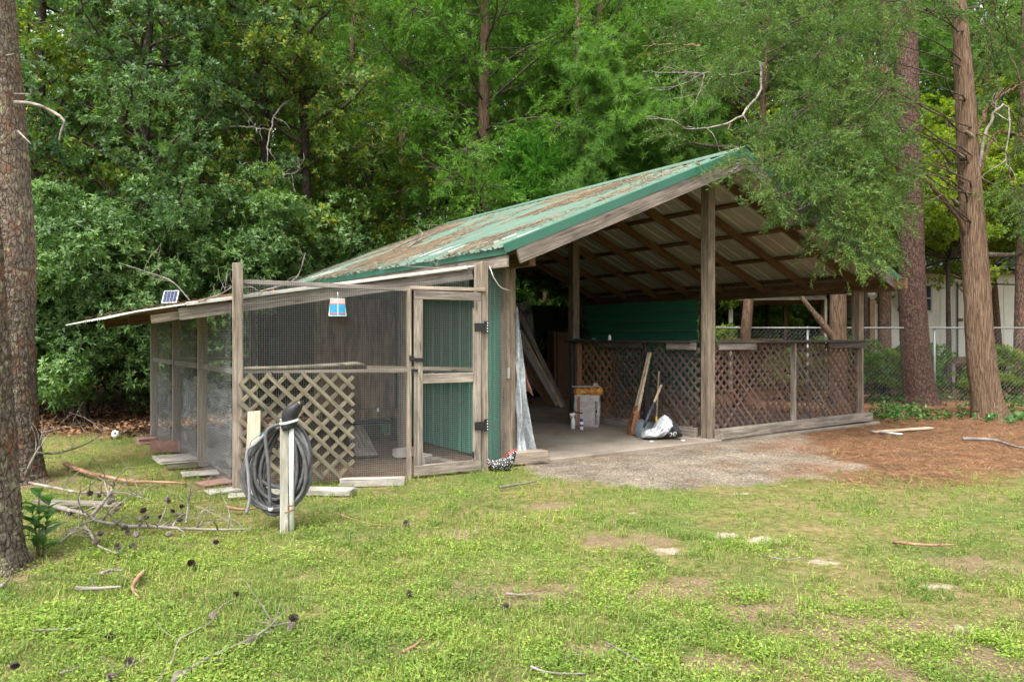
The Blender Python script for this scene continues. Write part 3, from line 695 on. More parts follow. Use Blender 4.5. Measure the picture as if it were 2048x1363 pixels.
# stones and blocks
stone('cinder_block', S(815, 912), .34, .16, .11, M['concrete'], TH, 'short concrete block on the dirt behind the gate latch post', 'block', None, 3)
stone('cinder_block', S(848, 925), .16, .14, .10, M['concrete'], TH + .4, 'small broken concrete chunk just inside the gate', 'block', None, 4)
q0, q1 = S(868, 921, .05), S(930, 936, .05)
tag(board('timber', q0, q1, .09, .09, M['grey']), 'grey timber lying on the dirt inside the gate', 'timber')
for i, (px, py, sx, sy, sz, mt, rz, lab) in enumerate((
    (605, 986, .95, .16, .055, 'concrete', -.08, 'long pale concrete edging slab below the lattice, behind the hose'),
    (745, 969, .62, .15, .07, 'concrete', .12, 'white-topped concrete edging slab left of the gate post'),
    (498, 990, .34, .20, .018, 'concrete', TH - .3, 'flat concrete paver at the foot of the run corner post'),
    (446, 981, .28, .22, .016, 'concrete', TH + .1, 'thin pale paver beside the run corner post'),
    (430, 965, .32, .22, .018, 'redblock', TH + .25, 'pinkish paver in the row along the wire side wall'),
    (400, 947, .34, .30, .018, 'concrete', TH - .1, 'pale square paver in the row along the wire side wall'),
    (350, 918, .42, .55, .028, 'concrete', TH, 'large grey stepping slab under the upright red block'),
    (376, 934, .42, .06, .05, 'lat_old', TH + .02, 'mossy wooden kerb lying across the end of the stepping slab'),
    (292, 884, .24, .36, .07, 'redblock', TH, 'dusty red scalloped block behind the upright red block'))):
    p_ = S(px, py); stone('paver' if i not in (7, 8) else ('kerb_timber' if i == 7 else 'edging_block'), (p_[0], p_[1], -.005), sx, sy, sz, M[mt], rz, lab, 'paver' if i < 7 else 'block', None, i)
eb = thing('edging_block', 'upright reddish scalloped edging block on the stepping slab', 'block', (*S(332, 906)[:2], .024), TH * .4)
V = []; n = 9
for k in range(n):
    x = -.17 + .34 * k / (n - 1); zt = .12 + .02 * abs(math.sin(k / (n - 1) * math.pi * 2)); V += [(x, -.04, 0), (x, -.04, zt), (x, .04, zt), (x, .04, 0)]
F = [(4 * i + k, 4 * i + (k + 1) % 4, 4 * i + 4 + (k + 1) % 4, 4 * i + 4 + k) for i in range(n - 1) for k in range(4)] + [(0, 3, 2, 1), (4 * n - 4, 4 * n - 3, 4 * n - 2, 4 * n - 1)]
mk('block', V, F, M['redblock'], eb)
# soccer ball
p_ = S(232, 876); m, N, L, P = newmat('ball_leather'); vo = N.new('ShaderNodeTexVoronoi'); vo.inputs['Scale'].default_value = 16; tc = N.new('ShaderNodeTexCoord'); L.new(tc.outputs['Object'], vo.inputs['Vector'])
rr = ramp(N, [(.3, (.03, .03, .04)), (.36, (.7, .7, .7))]); L.new(vo.outputs['Distance'], rr.inputs[0]); L.new(rr.outputs[0], P.inputs['Base Color']); P.inputs['Roughness'].default_value = .5
bl = thing('ball', 'small black and white soccer ball at the edge of the leaf litter', 'ball', (p_[0], p_[1], .06))
lathe('ball_shell', [(.004, -.06)] + [(.06 * math.cos(R(t)), .06 * math.sin(R(t))) for t in range(-75, 76, 15)] + [(.004, .06)], m, bl, 18)
# fly trap bag hung on the wire
m, N, L, P = newmat('fly_trap_print'); tc = N.new('ShaderNodeTexCoord'); sx_ = N.new('ShaderNodeSeparateXYZ'); L.new(tc.outputs['Generated'], sx_.inputs[0])
rz_ = ramp(N, [(0, (.52, .57, .57)), (.03, (.02, .16, .26)), (.09, (.02, .16, .26)), (.12, (.45, .03, .06)), (.17, (.015, .20, .34)), (.62, (.015, .22, .38)), (.655, (.5, .05, .04)), (.70, (.33, .31, .29)), (.97, (.40, .39, .35))])
rz_.color_ramp.interpolation = 'CONSTANT'; L.new(sx_.outputs[2], rz_.inputs[0])
nn_ = noise(N, L, tc.outputs['Object'], 60, 3, .6); r2 = ramp(N, [(.3, (.75, .75, .75)), (.7, (1.25, 1.25, 1.25))]); L.new(nn_, r2.inputs[0])
cc = mixc(N, L, 1.0, rz_.outputs[0], r2.outputs[0], 'MULTIPLY'); rx_ = ramp(N, [(0, (.9, .9, .9)), (.07, (0, 0, 0)), (.46, (0, 0, 0)), (.47, (.6, .6, .6)), (.53, (.6, .6, .6)), (.54, (0, 0, 0)), (.93, (0, 0, 0)), (.94, (.9, .9, .9))])
rx_.color_ramp.interpolation = 'CONSTANT'; L.new(sx_.outputs[0], rx_.inputs[0]); L.new(mixc(N, L, rx_.outputs[0], cc, (.45, .5, .46)), P.inputs['Base Color']); P.inputs['Roughness'].default_value = .25
fc = online(675, 614, A0 + nA * .085, A1 + nA * .085); fw = W(*fc)
ft = thing('fly_trap_bag', 'bright blue disposable fly trap bag hanging on the wire mesh', 'fly trap', fw, TH + fa)
V = []; n, mz = 9, 8
for sd_ in (-1, 1):
    for i in range(n):
        for k in range(mz):
            t = k / (mz - 1); hw = .088 * (1 - t) + .070 * t; x = -hw + 2 * hw * i / (n - 1); bu = .02 * math.sin(math.pi * i / (n - 1)) * (1 - t * .85)
            V.append((x, sd_ * (.0015 + bu * (.9 if sd_ < 0 else .5)), -.088 + .176 * t))
F = []
for s_ in range(2):
    for i in range(n - 1):
        for k in range(mz - 1):
            o_ = s_ * n * mz + i * mz + k; q = [o_, o_ + mz, o_ + mz + 1, o_ + 1]; F.append(q if s_ == 0 else q[::-1])
mk('pouch', V, F, m, ft, True); tube('string', [(0, 0, .086), (.005, .0, .12), (0, .01, .15)], .003, M['plastic_w'], ft, 5)
# small solar panel on the lean-to
sp_ = online(341, 588, (-7.2, .62), (-6.5, .62)); spw = W(*sp_)
spn = thing('solar_panel', 'small silver-framed solar panel propped on the lean-to roof', 'solar panel', (spw[0], spw[1], W(0, 0, zl(sp_[0]) + .02)[2]), TH - .5)
Ms = Matrix.Translation((0, 0, .085)) @ Matrix.Rotation(R(58), 4, 'X') @ Matrix.Rotation(R(-4), 4, 'Y')
cellm = plain('solar_cells', (.03, .045, .10), .55, var=.2, spec=.1)
link('frame', boxmesh(.145, .145, .012, M['white_trim'], .002, 'solar_frame'), spn, Ms)
for i in range(4):
    for k in range(5): link('cell', boxmesh(.028, .023, .004, cellm, 0, 'cell'), spn, Ms @ Matrix.Translation((-.048 + i * .032, -.052 + k * .026, .0065)))
tube('stand', [(0, .03, .06), (0, .06, 0)], .006, M['black'], spn, 5); tube('stand', [(-.05, -.02, .03), (-.05, .0, 0)], .006, M['black'], spn, 5)
# pale plank leaning on the lattice
a_ = W(*(A0 + dA * .22 + nA * .42), 0); b_ = W(*(A0 + dA * .15 + nA * .10), 0)
q1 = online(509, 822, A0 + nA * .10, A1 + nA * .10); b_ = W(*q1); a_ = gz(525, 1000); a_ = np.array([b_[0] + .07, b_[1] - .28, 0])
tag(board('plank', a_, b_, .125, .03, M['pale'], nrm=(-.1, -1, .3)), 'short fresh pale plank leaning against the mossy lattice', 'plank')

# ================================================================ HOSE POST
hp = S(572, 1062); HX, HYY = hp[0], hp[1]
hpo = thing('hose_post', 'short weathered post with white water pipe strapped to it on the lawn', 'post', (HX, HYY, 0), .35)
post('timber', -.012, .02, -.05, .84, .06, M['palepost'], hpo, .055)
tube('pipe', [(.042, -.005, -.03), (.040, -.005, .4), (.038, -.005, .83)], .0185, M['pvc'], hpo, 12)
tube('clamp', [(.062, -.012, .16), (.045, -.03, .165), (.01, -.028, .15), (-.01, -.025, .145)], .005, M['rust'], hpo, 6)
tube('hook', [(-.02, .06, .76), (-.06, .10, .74), (-.1, .12, .75), (-.11, .12, .80)], .006, M['rust'], hpo, 6)
tube('tie', [(.058, -.008, .195), (.04, -.026, .195), (.018, -.01, .195)], .006, M['lat_new'], hpo, 6)
# frost cover tied over the tap
fcv = thing('tap_cover', 'black fabric frost cover tied over the tap with a white strap', 'tap cover', (HX, HYY, .80), .35)
prof = [(.05, -.035), (.056, -.02), (.057, .0), (.05, .02), (.051, .03), (.058, .055), (.064, .09), (.065, .125), (.056, .15), (.026, .16)]
V = []; n = 20
for i, (r_, z_) in enumerate(prof):
    lean = max(0, z_) * .26
    for k in range(n):
        an = 2 * math.pi * k / n; rr_ = r_ * (1 + .06 * math.sin(3 * an + i) + .04 * math.sin(7 * an - i * 2)) ; sq = 1.12 if abs(math.cos(an)) > .7 and z_ > .04 else 1
        V.append((.02 + lean + rr_ * math.cos(an) * sq, rr_ * math.sin(an) * .85, z_ + (.02 * math.cos(an) if z_ > .05 else .012 * math.cos(an))))
F = [(i * n + k, i * n + (k + 1) % n, (i + 1) * n + (k + 1) % n, (i + 1) * n + k) for i in range(len(prof) - 1) for k in range(n)] + [[(len(prof) - 1) * n + k for k in range(n)]]
fab = plain('black_nylon', (.014, .015, .018), .55, var=.3, scale=12, bmp=.4); mk('cover', V, F, fab, fcv, True)
tube('strap', [(.022 + .0615 * math.cos(t), .0535 * math.sin(t), .018 + .014 * math.cos(t)) for t in np.linspace(0, 2 * math.pi, 25)], .009, M['inkw'], fcv, 6)
tube('valve_tip', [(.075, -.02, .150), (.10, -.028, .158)], .014, plain('brass', (.45, .33, .10), .35, .8), fcv, 8)
# coiled hose hanging on the post
hose = thing('garden_hose', 'thick coil of faded black garden hose hanging on the short post', 'hose', (HX, HYY, 0))
rh = random.Random(5); pts = []; LO = 15
for k in range(LO):
    aw = rh.uniform(.13, .255); yaw = rh.uniform(-.55, .75); bot = rh.uniform(.10, .22) if k > 1 else .30; topz = .775 + rh.uniform(-.02, .05); dx = rh.uniform(-.03, .02) - .025; dy = .075 + rh.uniform(-.05, .06)
    for j in range(26):
        t = 2 * math.pi * j / 26; x = math.sin(t); cz = math.cos(t); w_ = aw * (1 - .22 * cz)
        zc = (topz + bot) / 2; hz_ = (topz - bot) / 2
        skew = -.05 if x < 0 else 0
        pts.append((dx + w_ * x * math.cos(yaw) - .03 * (1 - cz) + skew * (1 - abs(cz)), dy + w_ * x * math.sin(yaw) * .6 + .012 * math.sin(3 * t + k), zc + hz_ * cz + .012 * math.sin(5 * t + k * 1.7)))
pts = [tuple(p_) for p_ in pts]; A = np.array(pts)
for _ in range(3): A[1:-1] = (A[:-2] + 2 * A[1:-1] + A[2:]) / 4
tube('coil', A, .0145, M['rubber'], hose, 8)
tube('hose_end', smoothpath([(-.05, .0, .80), (-.14, -.03, .74), (-.115, -.05, .5), (-.105, -.05, .25), (-.10, -.05, .19)], 20), .014, M['rubber'], hose, 8)
tube('coupling', [(-.10, -.05, .19), (-.10, -.05, .165)], .017, M['plastic_w'], hose, 10)
tube('hose_end', smoothpath([(-.10, .02, .79), (-.22, -.0, .66), (-.285, -.02, .60), (-.27, -.03, .42), (-.262, -.03, .25), (-.285, -.035, .14)], 20), .012, plain('grey_rubber', (.17, .17, .18), .7, var=.2), hose, 8)
tube('green_tie', smoothpath([(-.27, -.02, .60), (-.26, -.0, .67), (-.2, .02, .72), (-.1, .03, .76)], 14), .004, plain('teal_cord', (.02, .16, .17), .5), hose, 6)

# ================================================================ BESIDE THE LEFT POST
q = onz(1053, 926, .0)
bk = Vector(W(q[0], q[1], .075)); dx_ = Vector(FV * .95 + DV * -.15).normalized()
tag(board('timber_block', bk - dx_ * .22, bk + dx_ * .24, .17, .135, M['runwood']), 'thick squared timber offcut on the ground below the silver tarp', 'timber')
tag(tube('pipe_stub', [W(*(onz(1090, 915, .03)[:2]), .04), W(*(onz(1097, 914, .03)[:2]), .045)], .022, M['steel'], None, 10), 'short grey pipe end poking out beside the timber offcut', 'pipe')
m, N, L, P = newmat('silver_tarp'); n = noise(N, L, coords(N, L, (1, 1, 1)), 30, 6, .75); rr = ramp(N, [(.35, (.20, .225, .24)), (.65, (.46, .49, .50))]); L.new(n, rr.inputs[0]); L.new(rr.outputs[0], P.inputs['Base Color']); P.inputs['Roughness'].default_value = .42; P.inputs['Metallic'].default_value = .35; bump(N, L, P, n, .5, .01); M['tarp'] = m
tp = thing('tarp', 'crumpled silver tarp hanging from the left front post down to the slab', 'tarp', O, TH)
def curtain(name, x_at, mat, z0, z1, v, seed, folds, amp, rows=34, cols=30):
    V = []; ph = random.Random(seed).uniform(0, 6)
    for i in range(rows):
        z = z0 + (z1 - z0) * i / (rows - 1)
        lo, hi = x_at(i / (rows - 1))
        for k in range(cols):
            t = k / (cols - 1); wv = hi - lo
            fo = amp * (wv / .35) ** .5 * math.sin(t * folds * 6.28 + ph + .7 * math.sin(z * 3)) + .028 * (vnoise(t * 6, z * 4, seed) - .5) * 4 * min(1, wv / .15)
            V.append((lo + wv * t + .25 * fo, v + fo - .02, z + (.03 * math.sin(t * 9 + ph) if i == 0 else 0)))
    mk(name, V, [(i * cols + k, i * cols + k + 1, (i + 1) * cols + k + 1, (i + 1) * cols + k) for i in range(rows - 1) for k in range(cols - 1)], mat, tp, True)
curtain('sheet', lambda t: (-3.325, -3.325 + np.interp(t, [0, .1, .25, .45, .7, .85, 1], [.30, .24, .18, .13, .09, .04, .015])), M['tarp'], .05, 1.80, -.06, 3, 1.5, .035)
curtain('brown_flap', lambda t: (-3.22 - .1 * t, -3.22 - .1 * t + np.interp(t, [0, .15, .5, 1], [.17, .12, .07, .015])), plain('brown_tarp_back', (.20, .095, .065), .6, var=.35, scale=14), .78, 1.98, .02, 8, 1.3, .02, 20, 14)
# hen-shaped planter bag
hn = onz(1000, 940, 0); hen = thing('hen_planter', 'black speckled hen-shaped planter with red comb beside the gate post', 'planter', W(hn[0], hn[1] + .04, 0), .12)
m, N, L, P = newmat('speckled_black'); vo = N.new('ShaderNodeTexVoronoi'); vo.inputs['Scale'].default_value = 55; tc = N.new('ShaderNodeTexCoord'); L.new(tc.outputs['Object'], vo.inputs['Vector']); rr = ramp(N, [(.28, (.6, .58, .5)), (.36, (.012, .012, .014))]); L.new(vo.outputs['Distance'], rr.inputs[0]); L.new(rr.outputs[0], P.inputs['Base Color']); P.inputs['Roughness'].default_value = .6
xs = np.linspace(-.17, .20, 19); V = []; n = 14
for x in xs:
    t = (x + .17) / .37
    topz = np.interp(t, [0, .08, .2, .35, .55, .75, .92, 1], [.145, .155, .125, .11, .12, .16, .205, .215]); botz = np.interp(t, [0, .1, .2, .4, .8, .95, 1], [.115, .07, .015, -.01, -.01, .08, .17]); hw = np.interp(t, [0, .1, .3, .6, .9, 1], [.012, .03, .07, .08, .04, .008])
    for k in range(n):
        a = 2 * math.pi * k / n; V.append((x, hw * math.cos(a), (topz + botz) / 2 + (topz - botz) / 2 * math.sin(a)))
F = [(i * n + k, i * n + (k + 1) % n, (i + 1) * n + (k + 1) % n, (i + 1) * n + k) for i in range(len(xs) - 1) for k in range(n)] + [list(range(n))[::-1], [(len(xs) - 1) * n + k for k in range(n)]]
mk('body', V, F, m, hen, True)
mk('comb', [(-.175, -.008, .15), (-.165, -.008, .185), (-.145, -.008, .175), (-.135, -.008, .185), (-.12, -.008, .15), (-.175, .008, .15), (-.165, .008, .185), (-.145, .008, .175), (-.135, .008, .185), (-.12, .008, .15)], [(0, 1, 2, 3, 4), (9, 8, 7, 6, 5)] + [(k, k + 5, (k + 1) % 5 + 5, (k + 1) % 5) for k in range(5)], M['red'], hen)
tube('wattle', [(-.165, 0, .13), (-.172, 0, .10)], [.012, .006], M['red'], hen, 6)
tube('tail_edge', [(.06, 0, .135), (.12, 0, .175), (.20, 0, .222)], .007, M['red'], hen, 6)

# boards leaning in the dark back corner
lean_l = ['grey plank leaning in the dark corner, topmost of the leaning boards', 'broad brown board leaning in the dark back corner', 'white-edged board leaning behind the silver tarp', 'thin pale batten leaning against the shaded back wall', 'short white batten sloping low behind the silver tarp']
for i, (px0, py0, px1, py1, wd, mt) in enumerate(((1038, 625, 1128, 812, .09, 'grey'), (1030, 690, 1104, 808, .24, 'rafter'), (1036, 672, 1116, 810, .10, 'white_trim'), (1040, 660, 1124, 814, .07, 'pale'), (1040, 735, 1095, 798, .08, 'white_trim'))):
    a = onz(px1, py1, .05); b = onv(px0, py0, a[1] + .85)
    tag(board('board', W(*a), W(*b), wd, .025, M[mt], nrm=(0, -1, .2)), lean_l[i], 'board')
a, b = onz(1060, 806, .05), onz(1100, 802, .05); tag(board('timber', W(*a), W(*b), .12, .10, M['rafter']), 'brown timber lying flat at the foot of the leaning boards', 'timber')
# clear corrugated sheet leaning inside
tag(board('plastic_panel', W(*onz(1068, 780, .3)), W(*onv(1044, 604, 5.2)), .35, .006, M['film'], nrm=(0, -1, .2)), 'clear corrugated plastic panel leaning behind the silver tarp', 'panel')
bx = W(2.6, 6.8, .035); cb = stone('carton', (bx[0], bx[1], .035), .5, .4, 1.55, plain('brown_card', (.12, .06, .035), .8), TH, 'tall brown carton in the dark back corner beside the inner post', 'carton', None, 9)

# ================================================================ THINGS ON THE SLAB
ZS = .036
# feed bag
q = onz(1177, 853, ZS); fb = thing('feed_bag', 'pale woven feed bag standing on the slab against the lattice', 'bag', W(q[0] + .05, q[1] + .1, ZS), TH - .75)
m, N, L, P = newmat('woven_sack'); n = noise(N, L, coords(N, L, (1, 1, 3)), 7, 6, .6); rr = ramp(N, [(.3, (.26, .23, .22)), (.7, (.44, .405, .395))]); L.new(n, rr.inputs[0]); L.new(rr.outputs[0], P.inputs['Base Color']); P.inputs['Roughness'].default_value = .7; bump(N, L, P, n, .8, .02)
def sackmesh(name, hw, hd, H_, mat, parent, seed, top=.6, nz=18, n=40):
    V = []
    for i in range(nz):
        t = i / (nz - 1); z = H_ * t; k_ = 1 - .10 * (1 - t) ** 8 ; sq = 1.0 if t < .82 else 1 - (t - .82) / .18 * (1 - top)
        for k in range(n):
            a = 2 * math.pi * k / n; c, s = math.cos(a), math.sin(a); e = .32
            x = hw * math.copysign(abs(c) ** e, c) * k_; y = hd * math.copysign(abs(s) ** e, s) * k_ * sq
            w_ = 1 + .05 * (vnoise(a * 2 + seed, z * 9, seed) - .5) * 2 + .03 * (vnoise(a * 5, z * 26, seed + 3) - .5) * 2
            V.append((x * w_, y * w_, z + .03 * (vnoise(a * 1.5, 3.3, seed) - .5) * (t > .8)))
    F = [(i * n + k, i * n + (k + 1) % n, (i + 1) * n + (k + 1) % n, (i + 1) * n + k) for i in range(nz - 1) for k in range(n)] + [[(nz - 1) * n + k for k in range(n)]]
    return mk(name, V, F, mat, parent, True)
sackmesh('sack', .21, .145, .50, m, fb, 2, .8)
board('tape', (-.12, -.153, .0), (-.12, -.156, .48), .045, .004, M['tape'], fb, nrm=(0, -1, 0), bev=0)
board('tape', (-.185, -.163, .235), (-.055, -.163, .22), .02, .004, M['ink'], fb, nrm=(0, -1, 0), bev=0)
rt = random.Random(3); z = .06                 # worn print down the side: short ink strokes and an oval
for seg in ((.05, .14), (.155, .20), (.295, .42)):
    z = seg[0]
    while z < seg[1]:
        for xx in (.146, .168):
            board('print_stroke', (xx - .009, -.1625, z), (xx + rt.uniform(.002, .009), -.1625, z), rt.choice((.006, .009)), .003, M['ink'], fb, nrm=(0, -1, 0), bev=0)
        z += .014
mk('print_oval', [(.157 + .014 * math.cos(t), -.164, .248 + .032 * math.sin(t)) for t in np.linspace(0, 6.1, 16)], [list(range(16))], M['ink'], fb)
fbz = ZS + .50
# coir roll on the bag, tray and wooden block on top of it
fbp = W(q[0] + .05, q[1] + .1, fbz)
cr = thing('coir_roll', 'orange-brown fuzzy coir roll lying on top of the feed bag', 'coir roll', (fbp[0] + .03, fbp[1], fbp[2] + .055), -.12)
V = []; n = 22; nx = 22
for i in range(nx):
    x = -.24 + .46 * i / (nx - 1); e = min(1, (min(i, nx - 1 - i) + .6) / 2.2) ** .5
    for k in range(n):
        a = 2 * math.pi * k / n; rr_ = .072 * e * (1 + .22 * (rt.random() - .5)); V.append((x + .012 * (rt.random() - .5), 1.5 * rr_ * math.cos(a), rr_ * math.sin(a)))
mk('roll', V, [(i * n + k, i * n + (k + 1) % n, (i + 1) * n + (k + 1) % n, (i + 1) * n + k) for i in range(nx - 1) for k in range(n)] + [list(range(n))[::-1], [(nx - 1) * n + k for k in range(n)]], M['fibre'], cr)
tag(board('tray', (fbp[0] - .24, fbp[1] - .02, fbp[2] + .132), (fbp[0] + .2, fbp[1] - .04, fbp[2] + .138), .16, .012, M['steel']), 'flat grey metal tray lying on the coir roll', 'tray')
tag(board('wood_block', (fbp[0] + .10, fbp[1] - .02, fbp[2] + .165), (fbp[0] + .17, fbp[1] - .02, fbp[2] + .165), .05, .04, M['pale']), 'tiny pale wooden block on the grey tray', 'block')
# spray bottle, small bottle
q = onz(1146, 857, ZS); sb = thing('spray_bottle', 'white trigger spray bottle on the slab in front of the feed bag', 'spray bottle', W(*q[:2], ZS), .4)
lathe('bottle', [(.030, 0), (.037, .006), (.037, .11), (.034, .13), (.018, .165), (.014, .185)], M['plastic_w'], sb)
lathe('collar', [(.017, .183), (.017, .205)], M['plastic_w'], sb, 14)
board('trigger_head', (-.05, 0, .222), (.032, 0, .228), .026, .034, M['plastic_w'], sb)
board('trigger', (-.028, 0, .208), (-.045, 0, .168), .014, .010, M['plastic_w'], sb); board('nozzle', (-.062, 0, .222), (-.05, 0, .222), .02, .02, M['plastic_w'], sb)
q = onz(1163, 859, ZS); ab = thing('pill_bottle', 'small white bottle with blue cap beside the spray bottle', 'bottle', W(*q[:2], ZS))
lathe('bottle', [(.026, 0), (.029, .004), (.029, .115), (.022, .13)], M['plastic_w'], ab); lathe('cap', [(.024, .128), (.024, .165), (.02, .168)], M['plastic_b'], ab); lathe('label_band', [(.0296, .055), (.0296, .085)], M['plastic_b'], ab)
q = onu(1218, 676, -.03); cbt = thing('counter_bottle', 'small white bottle standing on the counter before the green wall', 'bottle', W(-.02, q[1], ZC - .003))
lathe('bottle', [(.024, 0), (.026, .004), (.026, .055), (.02, .065)], M['plastic_w'], cbt); lathe('cap', [(.019, .064), (.019, .085), (.016, .087)], M['plastic_w'], cbt)
q = onu(1153, 674, -.03); tag(board('metal_lid', W(-.1, 2.8, ZC + .012), W(.1, 2.95, ZC + .012), .12, .024, M['graysteel']), 'flat dark metal lid on the counter against the inner post', 'lid')
q = onu(1183, 675, -.03); tag(board('glove', W(-.06, q[1] - .1, ZC + .014), W(.03, q[1] + .12, ZC + .014), .08, .03, M['rubber'], bev=.012), 'crumpled dark glove on the counter near the white bottle', 'glove')
tag(board('thin_board', W(.35, .05, ZC + .008), W(1.75, .07, ZC + .010), .12, .014, M['rafter']), 'thin bowed brown board lying on the counter right of the centre post', 'board')
# post-hole digger
q = onz(1262, 870, ZS); tt = onu(1299, 705, -.14); dg = thing('post_hole_digger', 'rusty clamshell post-hole digger with long wooden handles leaning on the lattice', 'digger', O, TH)
a = Vector((q[0], q[1], ZS)); b = Vector(tt); ax = (b - a).normalized(); sd_ = Vector((0, -1, 0)); sd_ = (sd_ - ax * sd_.dot(ax)).normalized()
Lg = (b - a).length
for s_ in (-1, 1):
    hb = a + ax * (.33 * Lg - .10) + sd_ * (s_ * .026); hm = a + ax * (Lg * .55) + sd_ * (s_ * .024); ht = b + sd_ * (s_ * .022)
    tube('handle', [hb, hm - ax * .02, hm + ax * .02, ht], [.028, .026, .019, .019], M['pale'], dg, 10)
    V = []; nn = 9; nz = 8; nb = ax.cross(sd_)
    for i in range(nz):
        t = i / (nz - 1); wd = np.interp(t, [0, .25, .7, 1], [.035, .075, .07, .045])
        for k in range(nn):
            th_ = (k / (nn - 1) - .5) * 2.2; p_ = a + ax * (t * (Lg * .30)) + nb * (wd * math.sin(th_)) + sd_ * (s_ * (.015 + .055 * math.cos(th_) * np.interp(t, [0, .5, 1], [.85, 1, .5])))
            V.append(tuple(p_))
    mk('blade', V, [(i * nn + k, i * nn + k + 1, (i + 1) * nn + k + 1, (i + 1) * nn + k) for i in range(nz - 1) for k in range(nn - 1)], M['rust'], dg, True)
board('pivot_bracket', a + ax * (Lg * .28) - nb * .03, a + ax * (Lg * .34) - nb * .03, .09, .012, M['rust'], dg, nrm=nb)
# D-handle shovel
q = onz(1278, 875, ZS); tt = onu(1331, 750, -.13); sh = thing('shovel', 'grey steel shovel with black D-grip leaning on the lattice', 'shovel', O, TH)
a = Vector((q[0], q[1], ZS)); b = Vector(tt); ax = (b - a).normalized(); nb = ax.cross(Vector((0, -1, 0))).normalized(); sd_ = nb.cross(ax); Lg = (b - a).length
V = []; nn = 11; nz = 12
fr = (ax.cross(Vector((.75, .65, 0)))).normalized()
fn = Vector((-.72, -.62, .2)); fn = (fn - ax * fn.dot(ax)).normalized(); fs = ax.cross(fn)
for i in range(nz):
    t = i / (nz - 1); wd = np.interp(t, [0, .08, .25, .6, .9, 1], [.012, .055, .10, .115, .11, .06])
    for k in range(nn):
        x = k / (nn - 1) * 2 - 1; V.append(tuple(a + ax * (t * .30) + fs * (x * wd) - fn * (.03 * (1 - x * x) * min(1, t * 3)) ))
mk('blade', V, [(i * nn + k, i * nn + k + 1, (i + 1) * nn + k + 1, (i + 1) * nn + k) for i in range(nz - 1) for k in range(nn - 1)], M['graysteel'], sh, True)
e1 = a + ax * (Lg * .55); e2 = b - ax * .20
tube('socket', [a + ax * .20 - fn * .02, a + ax * .34 + fn * .01, e1], [.014, .022, .020], M['graysteel'], sh, 10)
tube('shaft', [e1 - ax * .01, e2 + ax * .02], .0185, M['pale'], sh, 10)
gpts = [e2, e2 + ax * .06 , e2 + ax * .09 + fs * .05, b - ax * .01 + fs * .06]
for s_ in (-1, 1): tube('grip_arm', smoothpath([e2, e2 + ax * .06 + fs * (s_ * .015), e2 + ax * .11 + fs * (s_ * .052), b - ax * .005 + fs * (s_ * .06)], 10), .013, M['black'], sh, 8)
tube('grip', [b + fs * .066, b - fs * .066], .016, M['black'], sh, 10)
# small spade behind the bag
q0 = onu(1311, 862, -.34); tt = onu(1318, 742, -.14); a = Vector((q0[0], q0[1], ZS)); b = Vector(tt); ax = (b - a).normalized(); sp2 = thing('spade', 'slim wooden-handled spade with a yellow ring behind the white bag', 'spade', O, TH)
tube('handle', [a + ax * .22, b], .0125, M['pale'], sp2, 8); tube('ring', [a + ax * .20, a + ax * .26], .0155, M['yellow'], sp2, 8); tube('neck', [a + ax * .12, a + ax * .20], .014, M['steel'], sp2, 8)
board('blade', a + ax * .0, a + ax * .16, .15, .006, M['graysteel'], sp2, nrm=(-1, -.3, .2))
# white and black soil bag slumped by the centre post
q = onz(1328, 879, ZS); wb = thing('soil_bag', 'crumpled white and black plastic soil bag printed 20 slumped beside the shovel', 'bag', W(q[0] + .02, q[1] + .07, ZS), .08)
m, N, L, P = newmat('bag_plastic'); tc = N.new('ShaderNodeTexCoord'); sx_ = N.new('ShaderNodeSeparateXYZ'); L.new(tc.outputs['Object'], sx_.inputs[0])
def mth(op, a, b):
    mm = N.new('ShaderNodeMath'); mm.operation = op
    for i, v in enumerate((a, b)):
        if isinstance(v, (int, float)): mm.inputs[i].default_value = v
        else: L.new(v, mm.inputs[i])
    return mm.outputs[0]
n = noise(N, L, tc.outputs['Object'], 14, 4, .6); msk = mth('GREATER_THAN', mth('SUBTRACT', mth('ADD', mth('MULTIPLY', sx_.outputs[0], 1.0), mth('MULTIPLY', n, .06)), mth('MULTIPLY', sx_.outputs[2], .62)), .022)
edge = mth('LESS_THAN', mth('ADD', sx_.outputs[2], mth('MULTIPLY', n, .08)), .055); msk = mth('MAXIMUM', msk, edge)
nb_ = noise(N, L, tc.outputs['Object'], 9, 5, .6); rr = ramp(N, [(.3, (.22, .235, .25)), (.6, (.45, .465, .475))]); L.new(nb_, rr.inputs[0])
L.new(mixc(N, L, msk, rr.outputs[0], (.02, .02, .025)), P.inputs['Base Color']); P.inputs['Roughness'].default_value = .3; bump(N, L, P, nb_, .6, .03)
bm = bmesh.new(); bmesh.ops.create_icosphere(bm, subdivisions=5, radius=1)
for v in bm.verts:
    x, y, z = v.co; hgt = np.interp(x, [-1, -.85, -.5, -.25, -.08, .08, .25, .45, .7, .9, 1], [.06, .13, .15, .17, .27, .355, .33, .27, .21, .15, .05])
    cr_ = float(fbm(np.array(x * 3 + y), np.array(z * 3.5 + y * 2), 5)); rg = abs(float(fbm(np.array(x * 5 + 3 + y), np.array(z * 4 - x * 2 + y * 3), 8)) - .5); fr_ = float(fbm(np.array(x * 13), np.array(z * 13 + y * 9), 12))
    wx = max(.4, math.sqrt(max(0, 1 - x * x))) ** -.55
    k_ = 1 + .30 * (cr_ - .5) - .55 * rg + .10 * (fr_ - .5)
    v.co = Vector((.28 * math.copysign(abs(x) ** .8, x) * (1 + .2 * (cr_ - .5)), .15 * y * wx * k_, max(0.0, (z * wx * .42 + .5) * hgt * (1 + .35 * (cr_ - .5) - .35 * rg + .12 * (fr_ - .5)))))
from mathutils.bvhtree import BVHTree
